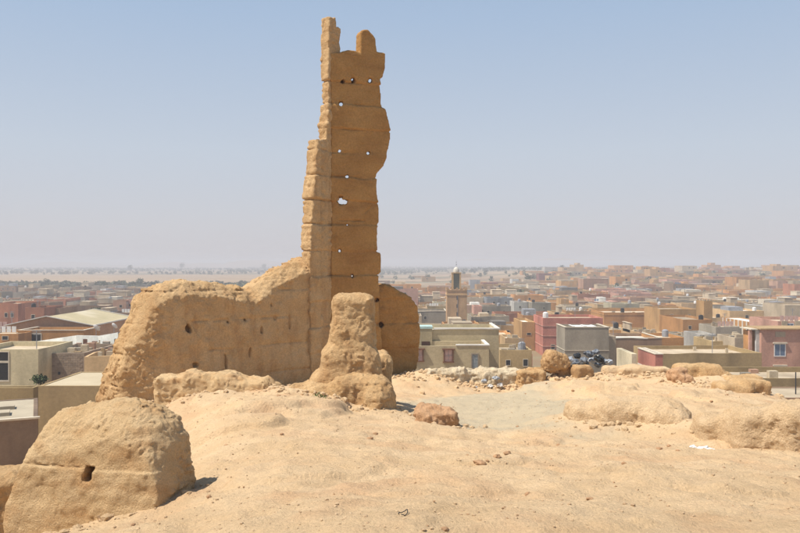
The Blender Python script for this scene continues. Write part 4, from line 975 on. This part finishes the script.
# big pink house on the right
WC['rose pink'] = (0.60, 0.335, 0.245)
def pink_house():
    d = 100.; x0 = (761.5-400)/FPX*d; w = (850-761.5)/FPX*d; H = CAM_Z-(329.5-HOR)/FPX*d; z = lambda py: CAM_Z-(py-HOR)/FPX*d
    u = lambda px: (px-761.5)/FPX*d
    t = house(x0, d, w, 4.2, H, 'rose pink', 'big rose pink three storey house with blue shuttered windows at the right edge', wins=[(W_,u(780),z(350),1.5,1.7,BL),(W_,u(780),z(372),1.5,1.4,BL),(W_,u(780),z(392),1.5,1.4,BL),(W_,u(820),z(350),1.5,1.7,BL),(W_,u(820),z(372),1.5,1.4,BL)], jag=0, par=.4)
    for px, py, ww in ((780,343.5,1.8),(780,366,1.8),(820,343.5,1.8),(820,366,1.8)):
        mb = MB(); mb.box(u(px)-ww/2, -.22, z(py), u(px)+ww/2, -.004, z(py)+.16); mb.build('window_hood', M_trim, t)
    mb = MB(); mb.box(-.25, -.3, H+.003, w+.25, 4.4, H+.15); mb.build('roof_slab', wallmat('tan'), t)
    mb = MB(); mb.box(u(775.5), -.05, z(337), u(785.5), -.003, z(331.8)); mb.build('vent_panel', wallmat('beige'), t)
    # recessed bay on the left with pink piers
    b0 = (753-400)/FPX*d-x0
    mb = MB(); mb.box(b0, 1.0, -.5, b0+.35, 1.35, H-.1); mb.build('pier', wallmat('pink'), t)
    mb = MB(); mb.box(-.42, .5, -.5, -.003, .9, H-.1); mb.build('pier', wallmat('white'), t)
    mb = MB(); mb.box(b0+.36, 1.36, -.5, -.003, 3.6, H-.35); mb.build('stair_bay', wallmat('orange'), t)
    mb = MB(); mb.box(b0-.1, .4, H-.09, -.255, 3.7, H+.03); mb.build('bay_slab', M_trim, t)
    FOOT.append((x0-2, d, x0, d+5)); REFS.append((780, 340, 'the big pink house', 100))
pink_house()
hb(742,900,378.5,72,8,'olive','long low olive wall building at the right edge below the big pink house',None, jag=.03)
hb(766,900,398,58,5.2,'brown','pale roofed building with a dark front at the right edge of the hill',None, roof=M_roof, par=.06, jag=.0)
p = P(796, 400, 60); mb = MB(); mb.lathe([(.05, 0), (.045, 1.7)], 8); o = mb.build('pole', M_wire); o.location = (p.x, p.y, CAM_Z-(398-HOR)/FPX*58-.06); tag(o, 'thin dark pole standing on the pale roof at the right edge', 'pole')

# far landmarks on the right
hb(539,551,273.5,600,12,'maroon','isolated maroon block standing tall in the far town left of centre','the isolated maroon block')
hb(512,519,279,520,10,'white','tiny whitewashed house at the end of a pale track left of the maroon block',None)
hb(483,498,283,480,12,'maroon','dull maroon long house in the far town above the slate building','the dull maroon house')
hb(470,480,280,500,10,'blue grey','blue grey house in the far town just right of the minaret dome',None)
hb(654,670,268,690,14,'brick red','big brick red building on the far rise, tallest on the skyline','the big brick red building')
hb(672,683,273,640,10,'pink','pale pink house right of the big brick red building on the skyline',None)
hb(684,694,271,625,12,'grey','tall grey tower block on the skyline right of the pale pink house','the tall grey block')
hb(694,712,275,640,12,'brick red','brick coloured long house right of the tall grey block',None)
hb(729,738,274.5,600,10,'beige','bright beige house on the skyline right of centre of the town',None)
hb(738,747,273,640,10,'maroon','dark red upright house right of the bright beige skyline house','the dark red upright house')
hb(748,757,270,690,10,'brown','dark brown house with two roof rooms on the skyline',None, extras=(roof_room(.1,.3,2.),roof_room(.6,.3,2.5)))
hb(757,768,274,660,10,'grey','dusky grey house right of the brown skyline house',None)
hb(777,791,279,520,12,'brick red','brick red hall near the right edge of the far town','the brick red hall')
hb(790,802,276,560,12,'brown','dark brown building cut by the right edge of the far town',None)
hb(631,638,288.5,385,9,'pale grey','pale stair wing on the left of the blue grey apartment block',None)
hb(638.5,652,289,384,9,'blue grey','blue grey apartment block with dark windows in the middle of the town','the blue grey apartment block', wins=[(W_,641,292,1.2,1.2),(W_,645,292,1.2,1.2),(W_,649,292,1.2,1.2),(W_,641,295.5,1.2,1.2),(W_,645,295.5,1.2,1.2),(W_,649,295.5,1.2,1.2)])
hb(618,631,288,420,10,'pink','pink house with two dark windows left of the blue grey apartment block',None, wins=[(W_,622,291.5,1.6,1.4),(W_,627,291.5,1.6,1.4)])
hb(590,655,276.5,560,10,'rose','very long rose wall building crossing the far rise','the very long rose wall')
hb(606,652,273.5,610,10,'ochre','long ochre building behind the very long rose wall',None)
hb(668,690,285,440,12,'rose','rose block with a stepped roof below the tall grey block',None, extras=(roof_room(.0,.4,1.8),))
hb(757,771,291,350,12,'white','low white roofed shed, brightest roof in the right half of the town','the bright white shed', roof=M_roofw)
# centre left behind the tower stump
hb(392,412,294,330,12,'cream','pale cream house peeping over the rounded wall stump','the pale cream house')
hb(412,448,294,330,14,'rose','long rose building left of the minaret','the long rose building')
hb(419,436,288,420,10,'orange','orange house above the long rose building','the far orange house')
hb(433,447,302,262,6,'cream','short bright cream wall building touching the left of the minaret',None)
hb(419,448,306,244,9,'olive','olive cluttered roof building left of the minaret below the cream wall',None, extras=(clutter(20),))
hb(405,447,311.5,212,12,'grey','grey long building with white roof edge left of the minaret base','the grey long building', trim=True)

# ---- left side
def warehouse():
    d = 120.; x0 = (8-400)/FPX*d; x1 = (91-400)/FPX*d; ze = CAM_Z-(325.5-HOR)/FPX*d; zr = CAM_Z-(317-HOR)/FPX*d; w = x1-x0; dp = 18.; xa = (47-400)/FPX*d-x0
    t = thing('warehouse', 'large orange warehouse with a low gabled pale green tinged roof on the left', 'warehouse', (x0, d, 0))
    mb = MB(); mb.prism([(0,-.5),(w,-.5),(w,ze),(xa,zr),(0,ze)], 0, dp); mb.build('wall', wallmat('warehouse'), t)
    M_wr = mat('sheet_roof', (0.52, 0.43, 0.27), (0.40, 0.34, 0.20), 0.25, .8, .3, 2, stain=((.62,.55,.42), .12, .8))
    # sheets of the roof, each slightly lapped
    n = 9
    for side in (0, 1):
        for i in range(n):
            y0 = -.3 + i * (dp + .6) / n; y1 = y0 + (dp + .6) / n - .03
            mb = MB(); a, b = ((xa, zr), (w + .35, ze - .12)) if side else ((-.35, ze - .12), (xa, zr))
            mb.prism([(a[0], a[1] + .03), (b[0], b[1] + .03), (b[0], b[1] + .1), (a[0], a[1] + .1)], y0, y1); mb.build('roof_sheet', M_wr, t)
    mb = MB(); mb.prism([(xa, zr+.11), (w+.4, ze-.01), (w+.4, ze+.12), (xa, zr+.24), (-.4, ze+.12), (-.4, ze-.01)], -.42, -.31); mb.build('verge', M_roofw, t)
    mb = MB(); mb.box(w+.36, -.3, ze-.1, w+.48, dp+.3, ze+.1); mb.build('eaves_gutter', M_roofw, t)
    mb = MB(); mb.prism([(xa, zr+.11), (w+.4, ze-.01), (w+.4, ze+.12), (xa, zr+.24), (-.4, ze+.12), (-.4, ze-.01)], dp+.31, dp+.42); mb.build('verge', M_roofw, t)
    FOOT.append((x0, d, x1, d+dp)); REFS.append((80, 318, 'the warehouse', 120))
WC['warehouse'] = (0.47, 0.27, 0.155)
warehouse()
hb(18,84,330.5,112,6,'orange','lower orange annex wall in front of the warehouse','the orange annex', trim=True, jag=0, wins=[(W_,22,340,1.6,2.0),(W_,36,340,1.6,2.0)])
hb(-30,18,334,108,8,'orange','orange low house with one dark window at the left edge','the orange edge house', wins=[(W_,5,338,.9,.6)], jag=.03)
hb(-30,12,327,122,8,'maroon','dark maroon roofed house at the left edge above the orange low house',None)
hb(-10,18,303.5,190,12,'brick red','brick red house with two small windows at the left edge','the brick red edge house', wins=[(W_,6,315,.8,1.2),(W_,12,315,.8,1.2)])
hb(25,44,307.5,180,10,'brick red','rust red house with a dark doorway behind the warehouse gable','the rust red house', wins=[(W_,33,317,.9,1.2)])
hb(44,60,308,186,10,'brown','brown house touching the rust red house on its right',None)
hb(17,24,307,200,8,'pale grey','pale grey striped hut between the two red houses on the left',None)
hb(113,126,300.5,230,8,'rose','paler half of the pink pair of houses beyond the warehouse roof','the pink pair')
hb(126.5,137,299.5,232,8,'pink','brighter half of the pink pair of houses beyond the warehouse roof',None)
# long pale blue wall building, bent
def blue_wall():
    d = 97; t = thing('pale_blue_building', 'long pale blue white building with a dark doorway below the warehouse', 'building', ((18-400)/FPX*d, d, 0))
    def seg(xa, ya, xb, yb, za, zb):
        mb = MB(); o = t.location; mb.v = [(xa-o.x,ya-o.y,-.5),(xb-o.x,yb-o.y,-.5),(xb-o.x,yb-o.y,zb),(xa-o.x,ya-o.y,za),(xa-o.x,ya-o.y+.3,-.5),(xb-o.x,yb-o.y+.3,-.5),(xb-o.x,yb-o.y+.3,zb),(xa-o.x,ya-o.y+.3,za)]
        mb.f = [(0,1,2,3),(5,4,7,6),(3,2,6,7),(1,5,6,2),(4,0,3,7)]; mb.m = [0]*5; mb.build('wall', wallmat('pale blue'), t)
    q = [P(12,345,104), P(76,335.5,97), P(98,336,95.5), P(118,332.5,93), P(128,333.5,100)]
    for a, b in zip(q, q[1:]): seg(a.x, a.y, b.x, b.y, a.z, b.z)
    for px, py, dd, ww, hh in ((86,343.5,96.35,.7,1.1),(117,343,93.2,.6,1.0)):
        c = P(px, py, dd); mb = MB(); mb.box(-ww/2,-.12,-hh/2,ww/2,.1,hh/2); o = mb.build('doorway', M_wood if px < 100 else M_dark, t); o.location = c - t.location
    mb = MB(); o = t.location; mb.face([(q[0].x-o.x,q[0].y-o.y+.3,5.5),(q[1].x-o.x,q[1].y-o.y+.3,6.5),(q[3].x-o.x,q[3].y-o.y+.3,6.5),(q[3].x-o.x,q[3].y-o.y+7,6.5),(q[0].x-o.x,q[3].y-o.y+5,5.5)]); mb.build('roof', M_roof, t)
    FOOT.append((-48, 90, -30, 111)); REFS.append((80, 338, 'the pale blue building', 97))
blue_wall()
hb(-30,38,350.5,76,8,'cream3','pale olive cream house with a large dark window at the left edge','the cream edge house', jag=.02, wins=[(W_,2,356,1.3,1.1),(W_,2,370,1.3,1.6)], extras=(roof_room(.93,.06,-.1,.0,.1),)) if False else None
WC['cream3'] = (0.60, 0.51, 0.32)
hb(-30,38,349.5,76,8,'cream3','pale olive cream house with tall dark openings at the left edge','the cream edge house', jag=.02, wins=[(W_,3,356.5,1.2,1.0),(W_,3,371.5,1.2,2.0),(W_,-12,356.5,1.2,1.0)])
hb(38.3,83,353,80,10,'block brown','brown block wall house with rough courses and a heaped roof beside the cream edge house','the block wall house', jag=.06, extras=(clutter(14),)) if False else None
WC['block brown'] = (0.36, 0.275, 0.20)
def block_house():
    px0, px1, pyt, d = 38.5, 84, 353, 79.; x0=(px0-400)/FPX*d; w=(px1-px0)/FPX*d; H=CAM_Z-(pyt-HOR)/FPX*d
    t = house(x0, d, w, 9, H, 'block brown', 'brown block wall house with visible courses beside the olive cream house', extras=(clutter(16),), jag=.05, jl=.8)
    m = wallmat('block brown'); bm = MB(); bm.box(0,-.02,0,.455,-.002,.215); me = bm.mesh('brick'); me.materials.append(m); n = 0
    for r in range(14):
        for c in range(int(w/.47)+1):
            u = c*.47 + (.23 if r % 2 else 0)
            if u + .44 > w or random.random() < .02 or n > 290: continue
            o = bpy.data.objects.new('brick', me); COL.objects.link(o); o.parent = t; o.location = (u, random.uniform(-.006,.006), H - .3 - r*.23); n += 1
    mb = MB(); mb.box(w*.43,-.06,H-2.2,w*.48,-.04,H-1.9); mb.build('vent_hole', M_dark, t)
    REFS.append((60, 360, 'the block wall house', 79))
block_house()
hb(84,112,356,74,9,'tan','tan rubble strewn yard building left of the ruined wall end',None, extras=(clutter(22),), jag=.1)
hb(70,104,347.5,90,7,'brown','dark brown rubble roof behind the tan yard building',None, roof=M_roofd, extras=(clutter(20),), jag=.1)
WC['dull ochre'] = (0.40, 0.285, 0.145)
hb(38,112,386,55,7.2,'dull ochre','ochre brown house with a smooth pale flat roof behind the big mud block','the smooth roofed house', par=.04, roof=mat('smooth_roof', (0.50,0.415,0.28), (0.43,0.35,0.23), .4, .9), jag=0)
hb(-40,33,388,60,1.2,'olive','low grey olive yard wall at the left edge', None, jag=.05, cat='wall', name='yard_wall')
# purple brown house bottom left
hb(-40,30,426,44,8,'plum','purple brown house with a pale stepped flat roof at the lower left edge','the plum house', par=.03, roof=mat('plum_roof', (0.58,0.52,0.43), (0.5,0.44,0.36), .5, .9), jag=0) if False else None
WC['plum'] = (0.235, 0.165, 0.115)
def plum():
    rz = R(25); H = CAM_Z-(418.5-HOR)/FPX*41.5; c = P(37.5, 418.5, 41.5); w = 10; x = c.x - w*math.cos(rz); y = c.y - w*math.sin(rz)
    t = house(x, y, w, 7, H, 'plum', 'dark brown house with a pale stepped flat roof at the lower left edge', par=.03, roof=mat('plum_roof', (0.44,0.375,0.27), (0.35,0.295,0.215), .5, .9), jag=0, rz=rz)
    for a,b,cc,e,hh in ((4.5,1.6,8.6,2.6,.16),(4.0,3.6,8.8,4.4,.16)):
        mb = MB(); mb.box(a,b,H-.029,cc,e,H+hh); mb.build('roof_step', MATS['plum_roof'], t)
    mb = MB(); mb.box(-.1,-.12,H+.003,w+.1,.12,H+.1); mb.build('coping', M_trim, t)
plum()

# bush and litter beside the cream edge house
def leaves(name, n, rx, ry, rz_, s, m, parent, loc=(0,0,0), seed=0, hollow=.5):
    rng = np.random.RandomState(seed); V=[];F=[];
    for i in range(n):
        v = rng.normal(size=3); v /= np.linalg.norm(v); r = (hollow + (1-hollow)*rng.rand()) * (1 + .3*float(vnoise(np.array([v[0]*2.+seed]),np.array([v[1]*2.]),np.array([v[2]*2.]))[0]))
        c = v*r*np.array([rx,ry,rz_]); a = rng.normal(size=3); a/=np.linalg.norm(a); b = np.cross(a, rng.normal(size=3)); b/=np.linalg.norm(b); k=s*(.6+.8*rng.rand())
        V += [c-a*k, c+b*k*.6, c+a*k, c-b*k*.6]; F.append([4*i,4*i+1,4*i+2,4*i+3])
    o = link(name, np_mesh(name, np.array(V), np.array(F), False), m, parent); o.location = loc; return o
def tree(x, y, h, r, label, seed, group=None, cat='tree', name='tree', n=500, z0=None):
    z0 = float(town_z(x, y)) if z0 is None else z0
    t = thing(name, label, cat, (x, y, z0), 0, group)
    mb = MB(); mb.lathe([(h*.045,-.3),(h*.03,h*.3),(h*.012,h*.7)], 7)
    mb.build('trunk', M_bark, t)
    leaves('crown', n, r, r, h*.38, .05*h+.05, M_leaf, t, (0,0,h*.62), seed, .35)
    return t
p = P(40, 380, 62)
tree(p.x, p.y, .95, .62, 'small dark green bush between the block wall house and smooth roofed house', 3, None, 'bush', 'bush', 500, p.z-.55)
FOOT.append((p.x-1,p.y-1,p.x+1,p.y+1))
hb(33,38,388,61.5,4,'olive','narrow link wall building under the green bush', None, jag=0)
treespec = [(47,285.5,560,6,'dark tree standing above the tree belt at the far left'),(140,284,540,7,'round dark tree at the right end of the left tree belt'),(134,287,520,5,'lower tree just left of the round dark tree'),
 (130,269,1500,14,'hazy tree on the plain above the pale field'),(182,266.5,1900,18,'hazy upright tree on the plain left of the long hill'),(264,267,1900,16,'hazy tree on the plain near the ruined wall top'),
 (428,281,700,7,'dark tree in the far town left of the minaret'),(528,280,560,7,'dark green tree just left of the isolated maroon block'),(562,270,900,8,'hazy tree beyond the isolated maroon block'),
 (76,309,210,4,'olive tree behind the warehouse ridge'),(96,306,215,5,'wider olive tree behind the warehouse roof'),(104,291,480,6,'dull tree in the middle of the left tree belt')]
for i,(px,py,d,h,lb) in enumerate(treespec):
    tree((px-400)/FPX*d, d, h, h*.42, lb, 20+i, None, n=360)
def belt(label, x0, x1, y0, y1, n, h, seed):
    rng = np.random.RandomState(seed); V=[];F=[];c=0
    xs = rng.uniform(x0,x1,n*3); ys = rng.uniform(y0,y1,n*3); keep = vnoise(xs/60,ys/25,0*xs+seed)>-.05; xs=xs[keep][:n]; ys=ys[keep][:n]
    for x,y in zip(xs,ys):
        hh = h*(.5+rng.rand()*.7); m = 26; z0=float(town_z(x,y))*(1-float(sm((math.hypot(x,y)-900)/1500)))
        v = rng.normal(size=(m,3)); v/=np.linalg.norm(v,axis=1)[:,None]; v*=(.5+.5*rng.rand(m,1))*np.array([hh*.6,hh*.6,hh*.45]); v+=[x,y,z0+hh*.5]
        a = rng.normal(size=(m,3))*hh*.16; b=rng.normal(size=(m,3))*hh*.16
        V.append(np.stack([v-a,v+b,v+a,v-b],1).reshape(-1,3)); F.append(np.arange(m*4).reshape(m,4)+c); c+=m*4
    o = link('tree_belt', np_mesh('tree_belt', np.concatenate(V), np.concatenate(F), False), mat('belt_foliage', (.12,.13,.07), (.08,.085,.045), .05)); o['kind']='stuff'; tag(o,label,'trees')
belt('green belt of trees along the near side of the pale field on the left', -330, -90, 460, 600, 900, 3.2, 3)
belt('hazy bluish orchard trees beyond the pale field', -1400, 250, 1120, 2400, 2600, 4.2, 5)
belt('far hazy trees on the plain behind the town', -200, 2000, 1000, 3200, 2600, 4.5, 7)
belt('scrubby trees dotted among the far houses', -60, 480, 330, 900, 160, 4, 9)

# ---- the rest of the houses: laid out street by street
def overlaps(a, b, m=.6): return a[0]<b[2]+m and a[2]>b[0]-m and a[1]<b[3]+m and a[3]>b[1]-m
rng = random.Random(42)
COLS = (['ochre']*11 + ['tan']*9 + ['rose']*5 + ['beige']*6 + ['orange']*13 + ['brown']*3 + ['grey']*2 + ['olive']*3 + ['brick red']*4 + ['pink']*4 + ['pale grey']*1 + ['cream']*3)
plots = []
y = 118.0
while y < 980:
    step = 10.5 + 0.022 * y
    xl = (372 - 400) / FPX * y; xr = (845 - 400) / FPX * y
    x = xl
    while x < xr:
        w = rng.uniform(6, 15) * (1 + y * .0006); dp = rng.uniform(.55, .8) * step
        h = rng.choice([2.5, 2.8, 3.0, 3.2, 3.4, 3.8, 3.0, 2.8, 4.5]) + rng.uniform(-.3, .3)
        if y < 170: h = min(h, 4.2)
        if rng.random() < .06 and y > 240: h = rng.uniform(6, 9)
        yy = y + rng.uniform(0, step * .18)
        f = (x, yy, x + w, yy + dp)
        lim = 420 + 480 * min(max((x / y + .02) / .40, 0), 1)
        keep = rng.random() < (.92 if y < lim * .75 else .92 * max(0.04, 1 - (y - lim * .75) / (lim * .5)))
        if y > 430 and x < 30: keep = keep and rng.random() < .6
        if keep and not any(overlaps(f, g) for g in FOOT): plots.append((x, yy, w, dp, h, rng.choice(COLS)))
        x += w + rng.choice([.15, .3, .3, .3, 1.5, 3.5])
    y += step
# left quarter
y = 205.0
while y < 470:
    step = 12 + .03 * y; x = (-30 - 400) / FPX * y; xr = (165 - 400) / FPX * y
    while x < xr:
        w = rng.uniform(6, 13); dp = rng.uniform(.5, .75) * step; h = rng.uniform(2.8, 4.2); f = (x, y, x + w, y + dp)
        if rng.random() < .62 and not any(overlaps(f, g) for g in FOOT): plots.append((x, y, w, dp, h, rng.choice(['tan','beige','rose','grey','brown','grey','brown','pale grey','brick red'])))
        x += w + rng.choice([.3, 1.5, 5, 8])
    y += step

# keep those whose roofline can be seen past the nearer ones (coarse horizon buffer over the photograph's columns)
NHAND = sum(1 for o in COL.objects if o.type == 'EMPTY' and o.get('category') in ('house', 'building', 'warehouse'))
hor_buf = np.full(1000, 533.0)
def cover(f, top):
    a, b = sorted((scr(f[0], f[1], 0)[0], scr(f[2], f[1], 0)[0])); yt = scr(0, f[1], top)[1]; return int(a) + 50, int(b) + 51, yt
items = sorted([('p', i, p[1]) for i, p in enumerate(plots)], key=lambda t: t[2])
vis = {}
for _, i, yy in items:
    x, yy, w, dp, h, c = plots[i]; a, b, yt = cover((x, yy, x + w, 0), h + float(town_z(x, yy)))
    a = max(a, 0); b = min(b, 999)
    if b <= a: vis[i] = 0; continue
    seg = hor_buf[a:b]; vis[i] = float(np.sum(np.maximum(seg - yt, 0))); hor_buf[a:b] = np.minimum(seg, yt)
order = sorted([i for i in vis if vis[i] > 0], key=lambda i: plots[i][1])
singles = order[:max(0, 290 - NHAND)]
rest = [i for i in range(len(plots)) if i not in set(singles) and plots[i][1] > 300]

SIZE = lambda h: 'low' if h < 3.5 else 'plain' if h < 5 else 'two storey' if h < 8 else 'tall'
recs = []
for i in singles:
    x, yy, w, dp, h, c = plots[i]; z0 = float(town_z(x + w / 2, yy)); r2 = random.Random(i)
    wins = []
    feat = ''
    nst = 1 if h < 5 else 2 if h < 8 else 3
    if r2.random() < .75:
        for s in range(nst):
            k = r2.choice([1, 2, 2, 3])
            for j in range(k): wins.append(('front', w * (j + .6 + r2.uniform(-.1, .1)) / (k + .2), h - 1.5 - s * 3.0 - r2.uniform(0, .1), .9, 1.0))
    ex = []
    q = r2.random()
    if q < .17: ex.append(roof_room(r2.uniform(0, .55), r2.uniform(.25, .4), r2.uniform(1.6, 2.4), .3, .5)); feat = 'roof room'
    elif q < .27: ex.append(clutter(r2.randint(4, 9))); feat = 'cluttered roof'
    elif q < .33: ex.append(merlons(max(3, int(w / 1.2)), .5, .5)); feat = 'notched parapet'
    if r2.random() < .30: ex.append(aerial())
    if r2.random() < .18: ex.append(tank())
    if r2.random() < .12: ex.append(posts())
    if r2.random() < .10: ex.append(laundry())
    if r2.random() < .40: ex.append(low_room())
    rf = M_roofw if q > .86 else M_roofd if q > .78 else M_roof
    if q > .86: feat = 'whitewashed roof'
    elif q > .78: feat = 'dark roof'
    if not feat: feat = {0: 'blank walls', 1: 'one window', 2: 'two windows', 3: 'three windows'}.get(len(wins), 'several windows')
    t = house(x, yy, w, dp, h, c, 'x', z0=z0, wins=wins, roof=rf, extras=ex, group='flat roofed houses of the town', trim=(r2.random() < .12), jag=r2.choice([.03, .08, .16, .22]))
    sx, sy = scr(x + w / 2, yy, z0 + h); recs.append([t, SIZE(h), c, feat, sx, sy, yy])

# labels that single each one out: nearest landmark, side, then rank among look-alikes there
def nearest_ref(sx, sy, yy): return min(REFS, key=lambda r: abs(r[0] - sx) + 3.0 * abs(r[1] - sy))
groups = {}
for rec in recs:
    t, sz, c, feat, sx, sy, yy = rec; rf = nearest_ref(sx, sy, yy)
    dx = sx - rf[0]
    if yy > rf[3] + 4: side = 'behind' if abs(dx) < 6 else ('behind and left of' if dx < 0 else 'behind and right of')
    else: side = 'in front of' if abs(dx) < 6 else ('left of' if dx < 0 else 'right of')
    groups.setdefault((sz, c, feat, side, rf[2]), []).append(rec)
ORD = ['', 'second ', 'third ', 'fourth ', 'fifth ', 'sixth ', 'seventh ', 'eighth ', 'ninth ', 'tenth ']
for (sz, c, feat, side, rp), lst in groups.items():
    base = '%s %s house with %s' % (sz, c, feat)
    if len(lst) == 1: lst[0][0]['label'] = '%s %s %s' % (base, side, rp)
    else:
        lst.sort(key=lambda r: r[6])
        for k, r in enumerate(lst): r[0]['label'] = '%s%s %s %s' % ('nearest ' if k == 0 else ORD[k] + 'nearest ', base, side, rp)

def far_mass(name, label, idxs):
    byc = {}
    for i in idxs: byc.setdefault(plots[i][5], []).append(i)
    cols = sorted(byc); mb = MB(); mats = [wallmat(c) for c in cols] + [M_roof, M_roofw, M_dark]; nr = len(cols)
    for ci, c in enumerate(cols):
        for i in byc[c]:
            x, yy, w, dp, h, _ = plots[i]; z0 = float(town_z(x + w / 2, yy)); r2 = random.Random(i + 5)
            z1 = z0 + h; mb.box(x, yy, z0 - .5, x + w, yy + dp, z1 - .35, ci, False); mb.box(x + .25, yy + .25, z1 - .35, x + w - .25, yy + dp - .25, z1 - .3, nr + (1 if r2.random() < .15 else 0), False)
            for (a, b, cc, e) in ((0, 0, w, .25), (0, .25, .25, dp), (w - .25, .25, w, dp), (.25, dp - .25, w - .25, dp)): mb.box(x + a, yy + b, z1 - .35, x + cc, yy + e, z1, ci, False)
            if r2.random() < .2: a = x + r2.uniform(0, w * .6); mb.box(a, yy + 1, z1 - .3, a + w * .3, yy + dp * .7, z1 + r2.uniform(1, 2.4), ci, False)
            if r2.random() < .5:
                for j in range(r2.randint(1, 3)): u = x + w * r2.uniform(.1, .8); mb.box(u, yy - .03, z1 - 2.2, u + 1.1, yy + .01, z1 - 1.1, nr + 2, False)
    o = mb.build(name, mats); o['kind'] = 'stuff'; tag(o, label, 'houses')
far_mass('far_houses', 'dense mass of small flat roofed houses in the farthest part of the town', rest)

for k, (px, py, d) in enumerate([(318, 400, 15.5), (324, 401, 15.2), (321, 397, 16.2)]):
    p = P(px, py, d); o = leaves('weed', 60, .12, .09, .035, .016, mat('green_weed', (.10, .15, .05), (.07, .10, .035), 3), None, (p.x, p.y, gz(p.x, p.y) + .02), 60 + k)
    tag(o, ['tiny green weed on the sand before the mud pillar, left of three', 'tiny green weed on the sand before the mud pillar, right of three', 'tiny green weed on the sand before the mud pillar, rearmost of three'][k], 'weed', 'green weeds before the mud pillar')
# a few satellite dishes on roofs
def dish(x, y, z, lab, s=.45):
    t = thing('satellite_dish', lab, 'satellite dish', (x, y, z), R(150), 'satellite dishes on roofs')
    mb = MB(); mb.lathe([(.04, 0), (.03, .9)], 6); mb.build('mast', M_metal, t)
    mb = MB(); mb.lathe([(.02, 0), (s * .5, .04), (s * .85, .12), (s, .2), (s * .98, .2), (s * .82, .14), (s * .45, .06), (.001, .02)], 14); o = mb.build('reflector', M_white, t); o.location = (0, .05, 1.0); o.rotation_euler = (R(55), 0, 0)
p = P(96, 332, 112); dish(p.x, p.y, p.z - .5, 'white satellite dish on the wall line below the warehouse eaves, left one', .6)
p = P(114, 330, 112); dish(p.x, p.y, p.z - .5, 'white satellite dish on the wall line below the warehouse eaves, right one', .5)

# ================================================================== haze
def haze():
    mb = MB(); mb.box(-12500, -400, -4, 12500, 12500, 30); o = mb.build('haze', None) if False else link('haze', mb.mesh('haze'))
    m = bpy.data.materials.new('haze'); m.use_nodes = True; nt = m.node_tree; nt.nodes.clear()
    out = nt.nodes.new('ShaderNodeOutputMaterial'); v = nt.nodes.new('ShaderNodeVolumePrincipled'); v.inputs['Density'].default_value = 0.00076
    v.inputs['Color'].default_value = (0.96, 0.925, 0.93, 1); v.inputs['Anisotropy'].default_value = 0.0
    nt.links.new(v.outputs[0], out.inputs['Volume']); o.data.materials.append(m); o['kind'] = 'stuff'; o['label'] = 'pale dusty haze over the plain'
haze()
